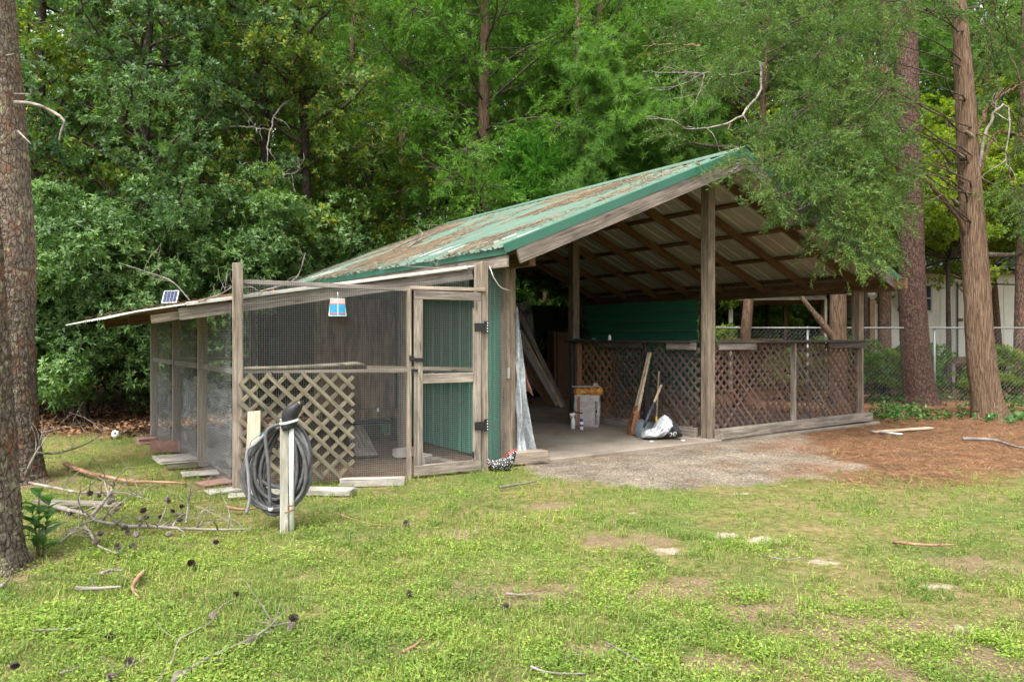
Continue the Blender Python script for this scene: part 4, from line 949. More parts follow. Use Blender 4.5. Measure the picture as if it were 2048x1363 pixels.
bvh = BVHTree.FromBMesh(bm); hl, hn_, _, _ = bvh.ray_cast(Vector((.13, -1, .075)), Vector((0, 1, 0)))
me = bpy.data.meshes.new('bag_body'); bm.to_mesh(me); bm.free(); me.materials.append(m); me.polygons.foreach_set('use_smooth', np.ones(len(me.polygons), bool)); bo = link('bag_body', me, wb)
fcu = bpy.data.curves.new('bag_print', 'FONT'); fcu.body = '20'; fcu.size = .105; fcu.extrude = .0015; fcu.align_x = 'CENTER'; fcu.align_y = 'CENTER'
ftmp = bpy.data.objects.new('bag_print_tmp', fcu); col.objects.link(ftmp); bpy.context.view_layer.update()
tm = bpy.data.meshes.new_from_object(ftmp.evaluated_get(bpy.context.evaluated_depsgraph_get())); bpy.data.objects.remove(ftmp); tm.materials.clear(); tm.materials.append(M['inkw'])
for v_ in tm.vertices:                       # wrap the figures onto the crumpled film
    gx_ = .13 + v_.co.x * .97 - v_.co.y * .05; gz_ = .075 + v_.co.y * .9 + v_.co.x * .28
    h_, _n, _i, _d = bvh.ray_cast(Vector((gx_, -1, gz_)), Vector((0, 1, 0))); yy = h_.y if h_ else hl.y
    v_.co = Vector((gx_, yy - .004 - v_.co.z, gz_))
link('bag_print', tm, wb)
for px, py, lab in ((1303, 883, 'small white scrap on the slab left of the soil bag'), (1366, 881, 'small white scrap on the slab right of the soil bag')):
    g_ = gz(px, py, ZS); stone('paper_scrap', (g_[0], g_[1], ZS), .05, .035, .014, M['plastic_w'], .3, lab, 'scrap', None, int(px))
# ================================================================ FENCES, NEIGHBOUR SHELTER, MOBILE HOME
def chain_fence(name, label, P0, P1, Hf, nposts, sp=.065, r=.0009, mat=None):
    P0 = np.array([*P0, 0.]); P1 = np.array([*P1, 0.]); L_ = np.linalg.norm(P1 - P0); d = (P1 - P0) / L_
    t = thing(name, label, 'fence', P0, math.atan2(d[1], d[0])); mat = mat or M['steel']
    tube('top_rail', [(0, 0, Hf), (L_ / 2, 0, Hf), (L_, 0, Hf)], .019, mat, t, 8)
    for k in range(nposts):
        x = L_ * k / (nposts - 1); tube('fence_post', [(x, .03, -.05), (x, .03, Hf + .03)], .026, mat, t, 8)
    segs = []; c = -Hf
    while c < L_:
        segs.append((c, 1)); segs.append((c, -1)); c += sp * 1.414
    V = []; F = []
    for c, s in segs:
        t0, t1 = max(0, -c), min(Hf, L_ - c)
        if t1 <= t0: continue
        za, zb_ = (t0, t1) if s > 0 else (Hf - t0, Hf - t1)
        a = np.array([c + t0, .0, za]); b = np.array([c + t1, .0, zb_]); o_ = len(V)
        nx = np.array([-(b - a)[2], 0, (b - a)[0]]); nx = nx / np.linalg.norm(nx) * r; ny = np.array([0, r, 0])
        for p_ in (a, b): V += [p_ + nx, p_ - nx * .5 + ny, p_ - nx * .5 - ny]
        F += [(o_, o_ + 1, o_ + 4, o_ + 3), (o_ + 1, o_ + 2, o_ + 5, o_ + 4), (o_ + 2, o_, o_ + 3, o_ + 5)]
    o = mk('chain_link', V, F, mat, t); o['kind'] = 'stuff'; return t
gf = plain('dull_galvanised_fence', (.20, .205, .20), .5, .4)
chain_fence('chain_link_fence', 'galvanised chain-link fence with top rail behind the pavilion', (3.62, 16.2), (14.6, 16.3), 1.65, 5, mat=gf)
dk = plain('dark_fence_steel', (.10, .11, .10), .6, .3)
chain_fence('chain_link_fence', 'dark chain-link fence half hidden in the shrubs behind the chicken run', (-13.4, 14.3), (-3.1, 14.7), 1.5, 6, mat=dk)
# neighbour's open frame
ns_ = thing('timber_shelter', 'open timber-framed shelter behind the chain-link fence', 'shelter', (0, 0, 0))
YS = 20.0
def px3(px, py, Y_=YS): return Vector(at(px, py, Y_))
cream = wood('cream_weathered_timber', (.30, .28, .20), (.48, .45, .34), (.60, .57, .46)); M['cream'] = cream
a, b = px3(1455, 596), px3(1652, 594); board('beam', a, b, .05, .13, cream, ns_)
a, b = px3(1455, 604, 21.6), px3(1660, 602, 21.6); board('beam', a, b, .05, .16, M['rafter'], ns_)
for px, Y_, mt, s_ in ((1461, 20, cream, .10), (1570, 22, M['rafter'], .10), (1644, 21.4, M['rafter'], .10), (1651, 20, cream, .06), (1743, 19.6, M['rafter'], .13)):
    p_ = at(px, 700, Y_); post('post', p_[0], p_[1], 0, at(px, 598, Y_)[2], s_, mt, ns_)
a, b = px3(1688, 584, 19.6), px3(1750, 585, 19.6); board('beam', a, b, .05, .12, M['white_trim'], ns_)
a, b = px3(1688, 598, 20.6), px3(1740, 598, 20.6); board('beam', a, b, .05, .12, M['rafter'], ns_)
tz = a.z + .2
mk('roof_sheet', [(at(1440, 590, 19.7)[0], 19.7, 2.62), (at(1752, 590, 19.4)[0], 19.4, 2.66), (at(1752, 590, 22)[0] + .3, 22.3, 2.72), (at(1440, 590, 22)[0] - .2, 22.3, 2.72)], [(0, 1, 2, 3)], M['galv'], ns_)
# mobile home
mh = thing('mobile_home', 'cream white mobile home with small window beyond the chain-link fence', 'mobile home', (0, 0, 0))
YM = 24.0; x0 = at(1728, 600, YM)[0]; x1 = at(2330, 600, YM)[0]; z0, z1 = at(0, 713, YM)[2], at(0, 546, YM)[2]
white = plain('cream_siding_paint', (.60, .61, .53), .6, var=.12, scale=1.2); k = 0; xx = x0
while xx < x1:
    e = min(x1, xx + .405); board('siding_panel', ((xx + e) / 2, YM + .05, z0), ((xx + e) / 2, YM + .05, z1), e - xx - .006, .05, white, mh, nrm=(0, -1, 0), bev=.008); xx += .405
board('floor_rim', (x0, YM + .06, z0 - .08), (x1, YM + .06, z0 - .08), .08, .14, plain('rust_brown_rim', (.18, .12, .08), .8), mh)
board('body', ((x0 + x1) / 2, YM + 2.0, z0), ((x0 + x1) / 2, YM + 2.0, z1), x1 - x0, 3.8, white, mh, nrm=(0, -1, 0))
blue = metal_sheet('pale_blue_roof', (.30, .38, .52), (.42, .5, .62), .4)
V = []; 
nseg = 60
for i in range(nseg + 1):
    x = x0 - .3 + (x1 - x0 + .3) * i / nseg; zz_ = .02 * (i % 2); V += [(x, YM - .25, z1 + .10 + zz_), (x, YM + 2.2, z1 + .75 + zz_), (x, YM + 4.2, z1 + .1 + zz_)]
mk('roof', V, [(3 * i + k, 3 * i + k + 1, 3 * i + k + 4, 3 * i + k + 3) for i in range(nseg) for k in range(2)], blue, mh)
board('eave_board', (x0 - .25, YM - .2, z1 + .02), (x1, YM - .2, z1 + .02), .04, .1, plain('dark_eave', (.10, .08, .07), .8), mh)
wp = at(1852, 596, YM); wn_ = part_empty('window', mh)
ww, wh = 18 / FPX * YM, 52 / FPX * YM
glass = plain('dark_window_glass', (.03, .045, .06), .12, var=.1)
for dz in (-1, 1): board('pane', (wp[0] - ww / 2, YM - .002, wp[2] + dz * wh * .25), (wp[0] + ww / 2, YM - .002, wp[2] + dz * wh * .25), .02, wh * .44, glass, wn_)
for s_ in (-1, 1): board('frame', (wp[0] + s_ * (ww / 2 + .03), YM - .01, wp[2] - wh / 2 - .04), (wp[0] + s_ * (ww / 2 + .03), YM - .01, wp[2] + wh / 2 + .04), .05, .03, M['white_trim'], wn_, nrm=(0, -1, 0))
for dz in (-.5, 0, .5): board('frame', (wp[0] - ww / 2, YM - .012, wp[2] + dz * wh), (wp[0] + ww / 2, YM - .012, wp[2] + dz * wh), .03, .045, M['white_trim'], wn_)
dp = at(1915, 620, YM); board('door_seam', (dp[0], YM - .0, z0), (dp[0], YM - .0, z1 - .3), .03, .06, dk, mh, nrm=(0, -1, 0)); board('door_latch', (dp[0] + .02, YM - .03, 2.0), (dp[0] + .16, YM - .03, 2.0), .03, .1, M['rust'], mh)
for k in range(6): post('pier', x0 + 1.0 + k * 1.9, YM + .4, -.05, z0 - .02, .3, M['concrete'], mh)
# ================================================================ TREES
M['bark_pine'] = barkmat('pine_bark', (.04, .027, .021), (.11, .073, .055), (.20, .15, .12), (12, 12, 4.5), red=(.21, .085, .045))
M['bark_pine_fg'] = barkmat('pine_bark_lichen', (.055, .042, .034), (.155, .122, .098), (.29, .25, .21), (20, 20, 8), lichen=(.33, .32, .19), red=(.20, .095, .058), bs=.8)
M['bark_dpine'] = barkmat('dark_pine_bark', (.035, .022, .018), (.095, .058, .046), (.17, .115, .095), (14, 14, 6))
M['bark_cedar'] = barkmat('cedar_bark', (.07, .043, .028), (.175, .115, .075), (.30, .22, .155), (36, 36, 1.5), bs=.9)
M['bark_oak'] = barkmat('dark_oak_bark', (.018, .014, .011), (.05, .038, .03), (.10, .08, .065), (14, 14, 4))
M['bark_bough'] = barkmat('bough_bark', (.04, .03, .024), (.10, .078, .062), (.18, .15, .125), (16, 16, 6))
M['deadwood'] = wood('grey_dead_wood', (.08, .068, .058), (.21, .185, .16), (.36, .33, .295), grain=6)
M['redwood'] = wood('peeled_orange_branch', (.13, .07, .045), (.26, .15, .095), (.36, .25, .18), grain=6)
LM = {
 'laurel': leafmat('laurel_leaf', [(0.042, 0.099, 0.027), (0.072, 0.149, 0.039), (0.111, 0.201, 0.057), (0.162, 0.253, 0.081)], .28, .45, .8, .3, (1.0, 1.25, .5)),
 'oak': leafmat('oak_leaf', [(0.047, 0.111, 0.025), (0.085, 0.176, 0.039), (0.130, 0.234, 0.063), (0.156, 0.254, 0.046), (0.195, 0.267, 0.052), (0.390, 0.312, 0.034)], .42, .5, .6, .25),
 'oakb': leafmat('blue_oak_leaf', [(0.059, 0.127, 0.046), (0.103, 0.195, 0.070), (0.155, 0.260, 0.105)], .40, .48, .6, .3),
 'cedar': leafmat('cedar_spray', [(0.052, 0.127, 0.017), (0.092, 0.207, 0.026), (0.140, 0.276, 0.036)], .38, .6, .9, .2),
 'cedarb': leafmat('bright_cedar_spray', [(0.039, 0.141, 0.013), (0.069, 0.209, 0.020), (0.103, 0.261, 0.029)], .4, .6, 1.2, .2),
 'cedarg': leafmat('grey_green_cedar_spray', [(0.041, 0.093, 0.024), (0.075, 0.146, 0.037), (0.109, 0.192, 0.049), (0.136, 0.144, 0.041)], .36, .6, 1.2, .2),
 'pine': leafmat('pine_needle', [(.075, .17, .03), (.12, .24, .048), (.16, .30, .065)], .5, .5, 1.0, .3),
 'wood': leafmat('woodland_leaf', [(0.063, 0.132, 0.020), (0.115, 0.207, 0.029), (0.178, 0.270, 0.039), (0.287, 0.310, 0.055)], .6, .5, .5, .3, (1.3, 1.35, .5)),
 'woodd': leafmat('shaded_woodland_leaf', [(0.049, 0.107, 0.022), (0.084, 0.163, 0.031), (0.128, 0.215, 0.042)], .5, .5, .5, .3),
 'lime': leafmat('backlit_sapling_leaf', [(0.098, 0.184, 0.022), (0.161, 0.265, 0.031), (0.230, 0.322, 0.044), (0.322, 0.345, 0.055)], .62, .5, .5, .2, (1.3, 1.3, .5)),
 'yellow': leafmat('yellowing_leaf', [(.05, .13, .018), (.08, .18, .02), (.12, .21, .025), (.22, .24, .025), (.42, .34, .03)], .5, .5, .5, .3),
 'ivy': leafmat('ivy_leaf', [(.025, .085, .022), (.05, .14, .03), (.08, .2, .05)], .25, .4, .9, .4),
}
def tmpl_leaf(rng, K, Ln, Wd, spread=(35, 80), along=.0, droop=.15):
    out = []
    for k in range(K):
        az = 2.4 * k + rng.uniform(-.4, .4); el = R(rng.uniform(*spread)); d = np.array([math.sin(el) * math.cos(az), math.sin(el) * math.sin(az), math.cos(el)])
        s = np.cross(d, [0, 0, 1.0]); s /= np.linalg.norm(s) + 1e-6; n = np.cross(s, d); l = Ln * rng.uniform(.7, 1.15); b = d * .01 + np.array([0, 0, -along * rng.random()])
        w = Wd * rng.uniform(.8, 1.2)
        out.append([b, b + d * l * .45 + s * w + n * w * .35, b + d * l - n * l * droop, b + d * l * .45 - s * w + n * w * .35])
    return np.array(out)
def tmpl_spray(rng, K=16, Ln=.22, bl=.07, wd=.009):
    out = []
    for k in range(K):
        t = (k + rng.random()) / K; sgn = 1 if k % 2 else -1; b = np.array([rng.normal(0, .012), rng.normal(0, .012), t * Ln])
        a = R(rng.uniform(20, 60)); az = rng.uniform(-.7, .7) + (0 if sgn > 0 else math.pi); d = np.array([math.sin(a) * math.cos(az), math.sin(a) * math.sin(az), math.cos(a)])
        s = np.cross(d, rng.normal(size=3)); s /= np.linalg.norm(s); l = bl * rng.uniform(.6, 1.2) * (1.15 - .5 * t)
        out.append([b - s * wd * .5, b + s * wd * .5, b + d * l])
        # side prong
    return np.array(out)
def tmpl_tuft(rng, K=26, Ln=.15, wd=.0055):
    out = []
    for k in range(K):
        a = R(rng.uniform(8, 95)); az = rng.uniform(0, 6.28); d = np.array([math.sin(a) * math.cos(az), math.sin(a) * math.sin(az), math.cos(a)])
        s = np.cross(d, rng.normal(size=3)); s /= np.linalg.norm(s); l = Ln * rng.uniform(.7, 1.1); b = np.array([0, 0, -rng.random() * .06])
        out.append([b - s * wd, b + s * wd, b + d * l])
    return np.array(out)
trng = np.random.RandomState(5)
TP = {'laurel': [tmpl_leaf(trng, 8, .105, .017, (30, 85)) for _ in range(8)],
      'oak': [tmpl_leaf(trng, 9, .085, .020, (20, 100), .09) for _ in range(8)],
      'big': [tmpl_leaf(trng, 9, .13, .032, (20, 100), .14) for _ in range(8)],
      'cedar': [tmpl_spray(trng, 20, .26, .09, .017) for _ in range(8)],
      'cedarf': [tmpl_spray(trng, 26, .22, .065, .012) for _ in range(8)],
      'pine': [tmpl_tuft(trng) for _ in range(8)],
      'small': [tmpl_leaf(trng, 6, .05, .013, (25, 90), .04) for _ in range(6)]}
def scatter(kind, pos, dr, sc, rng):
    pos = np.asarray(pos, float); dr = np.asarray(dr, float); sc = np.asarray(sc, float)
    n = len(pos); z = dr / (np.linalg.norm(dr, axis=1)[:, None] + 1e-9); h = rng.normal(size=(n, 3)); x = np.cross(h, z); x /= np.linalg.norm(x, axis=1)[:, None] + 1e-9; y = np.cross(z, x)
    Rm = np.stack([x, y, z], -1); vi = rng.randint(0, len(TP[kind]), n); Vs = []; 
    for t, T in enumerate(TP[kind]):
        q = vi == t
        if not q.any(): continue
        V = np.einsum('nij,klj->nkli', Rm[q], T) * sc[q][:, None, None, None] + pos[q][:, None, None]
        Vs.append(V.reshape(-1, T.shape[1], 3))
    V = np.concatenate(Vs); nv = V.shape[1]; F = np.arange(len(V) * nv).reshape(-1, nv)
    return V.reshape(-1, 3), F
def unit(v): v = np.asarray(v, float); return v / (np.linalg.norm(v, axis=-1, keepdims=True) + 1e-9)
def limb_path(rng, p0, d0, L_, droop, k=7, jit=.12):
    P_ = [np.array(p0, float)]; d = unit(d0); st = L_ / (k - 1)
    for i in range(k - 1):
        d = unit(d + np.array([0, 0, -droop * (i / k)]) + rng.normal(size=3) * jit); P_.append(P_[-1] + d * st)
    return np.array(P_)
def interp(path, t):
    x = t * (len(path) - 1); i = min(int(x), len(path) - 2); f = x - i; return path[i] * (1 - f) + path[i + 1] * f, unit(path[i + 1] - path[i])
def foliate(rng, limbs, nsub, nanch, subl, start=.25, hang=.0, spread=.9):
    """secondary twigs and leaf anchors along each limb"""
    tw = []; pos = []; dr = []
    for path, r in limbs:
        L_ = np.linalg.norm(np.diff(path, axis=0), axis=1).sum()
        for j in range(max(3, int(nsub * min(1.5, L_ / 2)))):
            s = start + (1 - start) * rng.random() ** .8; p, d = interp(path, s); lat = rng.normal(size=3); lat -= d * (lat @ d); lat[2] *= .6
            dd = unit(d * .55 + unit(lat) * spread + np.array([0, 0, -hang])); l = subl * rng.uniform(.55, 1.2) * (1.15 - .5 * s)
            q = limb_path(rng, p, dd, l, hang * .8, 4, .15); tw.append((q, np.array([.011, .008, .006, .003]) * min(1, r / .03)))
            for a in np.linspace(.25, 1, nanch):
                pp, d2 = interp(q, a); pos.append(pp + rng.normal(size=3) * .035); dr.append(d2 + rng.normal(size=3) * .45)
        for a in np.linspace(.55, 1, 5):
            pp, d2 = interp(path, a); pos.append(pp + rng.normal(size=3) * .04); dr.append(d2 + rng.normal(size=3) * .5)
    return tw, np.array(pos), np.array(dr)
def trunkmesh(path, rad, sides, kind, seed, ring=.12, amp=.04, flare=0):
    path = np.asarray(path, float); L_ = np.linalg.norm(np.diff(path, axis=0), axis=1).sum(); n = max(6, int(L_ / ring)); P_ = smoothpath(path, n); r = np.interp(np.linspace(0, 1, n), np.linspace(0, 1, len(rad)), rad)
    V, F = tube_arrays(P_, r, sides); V = V.reshape(n, sides, 3); C = P_[:, None]
    an = (np.arange(sides) / sides)[None].repeat(n, 0); zz_ = np.linspace(0, L_, n)[:, None].repeat(sides, 1); Rr = r[0]
    if kind == 'pine':
        nx = max(6, int(6.28 * Rr / .07)); d1, d2 = worley(an * nx * 1.3, zz_ / .09 , seed); h = np.clip((d2 - d1) * 2.0, 0, .6) + .55 * vnoise(an * nx * 2.5, zz_ * 26, seed) + .35 * vnoise(an * nx * .6, zz_ * 5, seed + 4)
    else:
        nx = max(8, int(6.28 * Rr / .05)); h = np.abs(vnoise(an * nx, zz_ * 1.4, seed) - .5) * 1.5 + .4 * vnoise(an * nx * 2.3, zz_ * 5, seed + 2)
        lob = .10 * np.sin(an * 6.28 * 3 + zz_ * .8 + seed) * np.exp(-zz_ / 1.6); h = h + lob * 4
    # seam at angle wrap: fade
    wr = np.minimum(an, 1 - an) * sides; h = np.where(wr < 1, .4, h)
    k = 1 + (h - .45) * amp / max(Rr, .05) * .5
    if flare: k = k + flare * np.exp(-zz_ / .22) * (.55 + .45 * np.sin(an * 6.28 * 5 + seed))
    V = C + (V - C) * k[..., None]
    return V.reshape(-1, 3), F
def join(parts):
    Vs = []; Fs = []; o = 0
    for V, F in parts: Vs.append(V); Fs.append(F + o); o += len(V)
    return np.concatenate(Vs), np.concatenate(Fs)
STAT = [0]
def make_tree(name, label, base, path, rad, bark, limbs, leaf, kind, seed, nsub=8, nanch=5, subl=.8, start=.25, hang=0., sc=1.0, tk='oak', sides=12, ring=.25, amp=.03, flare=.25, group=None, cat='tree', spread=.9, twigs=True, extra=None, density=1.0):
    """limbs: list of (path, radius) in world coordinates; everything stored relative to base"""
    rng = np.random.RandomState(seed); base = np.array(base, float)
    t = thing(name, label, cat, base, 0, group)
    parts = [trunkmesh(np.array(path) - base, rad, sides, tk, seed, ring, amp, flare)]
    tw, pos, dr = foliate(rng, limbs, nsub, nanch, subl, start, hang, spread)
    lt = [(p - base, np.linspace(r, max(.006, r * .25), len(p))) for p, r in limbs]
    V, F = join(parts); mk('trunk', V, F, M[bark], t, True)
    parts = [tubes(lt, 6)]
    if twigs: parts.append(tubes([(p - base, r) for p, r in tw], 3))
    V, F = join(parts); mk('bough_frame', V, F, M['bark_bough'], t, True)
    if extra is not None: pos = np.concatenate([pos, extra[0]]); dr = np.concatenate([dr, extra[1]])
    if density < 1: q = rng.random(len(pos)) < density; pos, dr = pos[q], dr[q]
    V, F = scatter(kind, pos - base, dr, sc * rng.uniform(.75, 1.25, len(pos)), rng); STAT[0] += len(F) * (F.shape[1] - 2)
    mk('crown', V, F, LM[leaf] if isinstance(leaf, str) else leaf, t)
    return t
def auto_limbs(rng, path, z0, z1, n, Lf, el, droop, r0=.045, az=None, jit=.12):
    out = []; path = np.asarray(path, float); g = rng.uniform(0, 6.28)
    for i in range(n):
        z = z0 + (z1 - z0) * (i + rng.random()) / n; x = np.interp(z, path[:, 2], path[:, 0]); y = np.interp(z, path[:, 2], path[:, 1])
        a = (g + i * 2.399 + rng.uniform(-.3, .3)) if az is None else rng.uniform(*az); f = (z - z0) / (z1 - z0); e = R(el(f) if callable(el) else el) + rng.normal() * .12; L_ = (Lf(f) if callable(Lf) else Lf) * rng.uniform(.75, 1.2)
        out.append((limb_path(rng, (x, y, z), (math.cos(a) * math.cos(e), math.sin(a) * math.cos(e), math.sin(e)), L_, droop, 8, jit), r0 * (1.1 - .6 * f)))
    return out
def blob(rng, c, rad, n, lobes=26, lobe=.36, low=-.5):
    """leaf anchors on a crown of many overlapping lobes"""
    c = np.array(c, float); rad = np.array(rad, float); d = unit(rng.normal(size=(lobes, 3))); d = d[d[:, 2] > low]; lc = c + d * rad * rng.uniform(.4, 1.18, (len(d), 1)); lr = rad.mean() * lobe * rng.uniform(.6, 1.25, len(d))
    k = rng.randint(0, len(d), n); e = unit(rng.normal(size=(n, 3)) + d[k] * .5 + [0, 0, .35]); pos = lc[k] + e * (lr[k] * rng.uniform(.55, 1.05, n) )[:, None] * [1.15, 1.15, .8]
    return pos, e + rng.normal(size=(n, 3)) * .35 + [0, 0, .15], lc

# ---- twin foreground pine trunks at the far left
def bigpine(name, label, path, rad, seed, bark, sides=56, ring=.022, amp=.05, branches=()):
    base = np.array(path[0]); t = thing(name, label, 'tree', base)
    V, F = trunkmesh(np.array(path) - base, rad, sides, 'pine', seed, ring, amp, .35); mk('trunk', V, F, M[bark], t, True)
    for bp, br in branches: tube('dead_branch', smoothpath([np.array(q) - base for q in bp], 14), np.linspace(br, br * .35, 14), M['deadwood'], t, 7)
    # high crown, above the frame
    rng = np.random.RandomState(seed); top = np.array(path[-1]); lim = [(limb_path(rng, top - [0, 0, rng.uniform(0, 2.5)], (math.cos(a), math.sin(a), .5), rng.uniform(1.5, 2.6), .1, 6), .05) for a in rng.uniform(0, 6.28, 12)]
    tw, pos, dr = foliate(rng, lim, 7, 4, .7, .3); V, F = join([tubes([(p - base, np.linspace(r, .01, len(p))) for p, r in lim], 5)]); mk('branch', V, F, M[bark], t, True)
    V, F = scatter('pine', pos - base, dr, rng.uniform(.9, 1.4, len(pos)), rng); mk('crown', V, F, LM['pine'], t); return t
bigpine('pine_tree', 'nearest pine trunk at the left edge with a leafy plant at its foot', [(-3.36, 4.72, -.05), (-3.43, 4.72, 1.45), (-3.55, 4.72, 3.2), (-3.8, 4.75, 7), (-4.1, 4.8, 12)], [.262, .232, .215, .19, .15], 3, 'bark_pine_fg', sides=64, ring=.03)
tA = at
bigpine('pine_tree', 'tall pine trunk behind the nearest one at the left edge', [(-5.10, 7.7, -.05), (-5.14, 7.7, .5), (-5.17, 7.7, 1.45), (-5.18, 7.7, 2.4), (-5.28, 7.7, 3.8), (-5.36, 7.7, 4.9), (-5.6, 7.8, 8), (-5.8, 7.9, 13)], [.30, .265, .255, .265, .255, .24, .21, .16], 8, 'bark_pine_fg', sides=52, ring=.04,
    branches=[([tA(30, 205, 7.55), tA(62, 207, 7.5), tA(95, 218, 7.45), tA(128, 240, 7.4), tA(122, 262, 7.4), tA(118, 283, 7.4)], .021), ([tA(36, 262, 7.55), tA(62, 288, 7.4)], .012), ([tA(30, 188, 7.6), tA(62, 188, 7.5)], .010), ([tA(12, 112, 7.6), tA(28, 108, 7.5)], .012)])

# ---- right-hand pines and cedar
rng = np.random.RandomState(21)
def simple_pine(label, base, top, r0, r1, bark, seed, crownz, leafkind='pine', sides=30, ring=.06, amp=.03, tilt=0, flare=.4, n=16, group=None, mid=None):
    rng = np.random.RandomState(seed); path = [np.array(base, float), np.array(base) * .85 + np.array(top) * .15 if mid is None else np.array(mid, float), np.array(top, float)]; path = smoothpath(path, 9)
    lim = auto_limbs(rng, path, crownz[0], crownz[1], n, lambda f: 2.6 - 1.2 * f, 12, .15, .05)
    return make_tree('pine_tree', label, path[0], path, np.interp(np.linspace(0, 1, 9), [0, .12, 1], [r0, r0 * .8, r1]), bark, lim, 'pine', leafkind, seed, 8, 4, .8, .3, .05, 1.2, 'pine', sides, ring, amp, flare, group)
simple_pine('stout dark pine trunk just right of the pavilion roof corner', (8.85, 16.3, -.05), (8.55, 16.6, 13), .40, .2, 'bark_dpine', 31, (8.2, 12.5), mid=(8.66, 16.35, 2.6))
simple_pine('pine trunk at the far right edge of the photo', (12.75, 18.9, -.05), (13.1, 19, 14), .26, .15, 'bark_pine', 32, (9.5, 13.5))
simple_pine('reddish plated pine trunk against the pale wall behind the fence', (9.72, 19.7, -.05), (9.85, 20, 14), .22, .14, 'bark_pine', 33, (9, 13.5), sides=22)
# cedar at the right
cp = smoothpath([(8.46, 13.35, -.05), (8.30, 13.35, 1.0), (8.22, 13.35, 2.4), (8.13, 13.35, 3.6), (8.06, 13.35, 4.8), (7.98, 13.35, 6.2), (7.9, 13.35, 7.6), (7.85, 13.3, 10)], 16)
rad = np.interp(np.linspace(0, 1, 16), [0, .06, .15, .4, .7, 1], [.30, .25, .225, .20, .15, .06])
def to(px, py, Y_, z0=None, sag=.25):
    e = at(px, py, Y_); zt = z0 if z0 is not None else min(9.6, e[2] + .8 + 1.6 * ((px * 7 + py * 3) % 10) / 10); s = np.array([np.interp(zt, cp[:, 2], cp[:, 0]), 13.3, zt]); m_ = (s + e) / 2 + [0, 0, sag + .35]; return smoothpath([s, m_, e], 9)
targ = [(1478, 335, 9.2), (1540, 400, 9.3), (1590, 430, 9.5), (1600, 310, 9.7), (1650, 480, 9.7), (1692, 525, 9.8), (1700, 430, 10.2), (1725, 505, 10.2), (1530, 250, 10.2), (1460, 130, 11), (1400, 60, 11.6), (1620, 120, 11), (1700, 230, 11), (1330, 60, 12), (1690, 290, 10.6), (1520, 60, 11.2), (1600, 200, 10.6), (1560, 330, 9.8), (1700, 340, 10.3), (1650, 400, 10),
        (2005, 200, 13.4), (2045, 440, 12.8), (2000, 60, 13.6), (2050, 130, 13.8), (1740, 90, 11.8), (1700, 40, 11.6), (1880, 20, 12.6), (1790, 40, 14.2), (1990, 130, 14.8), (2050, 300, 14.5)]
lim = [(to(*q) + rng.normal(size=(9, 3)) * .05, .015) for q in targ]
lim += [(smoothpath([(8.2, 13.3, 2.9), at(2010, 510, 13.2), at(2048, 505, 13), at(2110, 470, 12.8)], 8), .06)]
ct = make_tree('cedar_tree', 'shaggy-barked leaning cedar at the right whose boughs hang over the roof', (8.46, 13.35, -.05), cp, rad, 'bark_cedar', lim, 'cedarg', 'cedarf', 41, 17, 5, .55, .56, .26, 1.15, 'cedar', 72, .04, .05, .45, spread=.8)
base = np.array([8.46, 13.35, -.05])
DR = np.random.RandomState(99)
def dead(parent, base, pts, r, mat='deadwood', name='dead_branch', n=22, sd=7):
    path = smoothpath([np.array(p) - base for p in pts], n)
    if name == 'dead_branch':
        path[1:-1] += DR.normal(size=(n - 2, 3)) * r * .55
        for k in range(7):
            p, d = interp(path, DR.uniform(.2, .97)); q = limb_path(DR, p, unit(d * .7 + DR.normal(size=3) * .7), DR.uniform(.25, .8), .2, 6, .22); tube('dead_twig', q, np.linspace(r * .35, .002, 6), M[mat], parent, 4)
    return tube(name, path, np.linspace(r, r * .25, n) * (1 + .25 * (DR.random(n) - .5)), M[mat], parent, sd)
dead(ct, base, [(8.13, 13.3, 3.1), at(1870, 375, 13), at(1810, 340, 12.7), at(1750, 315, 12.4), at(1680, 280, 12.2), at(1640, 272, 12)], .045, 'bark_cedar')
dead(ct, base, [(8.1, 13.3, 4.0), at(1895, 335, 13.2), at(1870, 322, 13.2)], .025, 'bark_cedar')
dead(ct, base, [(8.12, 13.3, 3.9), at(1975, 255, 13.1), at(2000, 215, 13.0), at(2018, 225, 13), at(2010, 340, 13)], .03)
dead(ct, base, [(8.1, 13.3, 4.9), at(1990, 200, 13.3), at(2048, 165, 13.2)], .045, 'bark_cedar')
dead(ct, base, [(8.1, 13.3, 3.75), at(1985, 272, 13.4), at(2048, 275, 13.6)], .04, 'bark_cedar')
for px, py in ((1911, 303), (1932, 262), (1902, 395)): dead(ct, base, [at(px + 14, py + 14, 13.25), at(px, py, 13.08)], .055, 'lat_old', 'branch_stub', 4, 9)
# second cedar behind the right slope (two stems seen above the bar)
def cedar(label, base, top, r0, seed, z0, z1, n, Lf, leaf='cedar', kind='cedar', nsub=12, sc=1.15, el=lambda f: 18 + 20 * f, droop=.14, az=None, dens=1.0, name='cedar_tree', subl=.75, sides=16, extra_limbs=()):
    rng = np.random.RandomState(seed); path = smoothpath([base, (np.array(base) + np.array(top)) / 2 + [rng.normal() * .12, 0, 0], top], 9)
    lim = auto_limbs(rng, path, z0, z1, n, Lf, el, droop, .045, az) + list(extra_limbs)
    return make_tree(name, label, base, path, np.linspace(r0, r0 * .35, 9), 'bark_cedar', lim, leaf, kind, seed, int(nsub * 1.5), 6, subl, .15, .18, sc, 'cedar', sides, .15, .04, .3, density=dens)
rng = np.random.RandomState(77)
c2 = cedar('cedar with bare reddish trunk seen through the bar, above the lattice', (6.52, 15.1, 0), (6.7, 15.3, 9), .19, 51, 4.6, 8.6, 24, lambda f: 2.4 - 1.0 * f, 'cedarg', 'cedar', 8, 1.05, az=(R(75), R(285)))
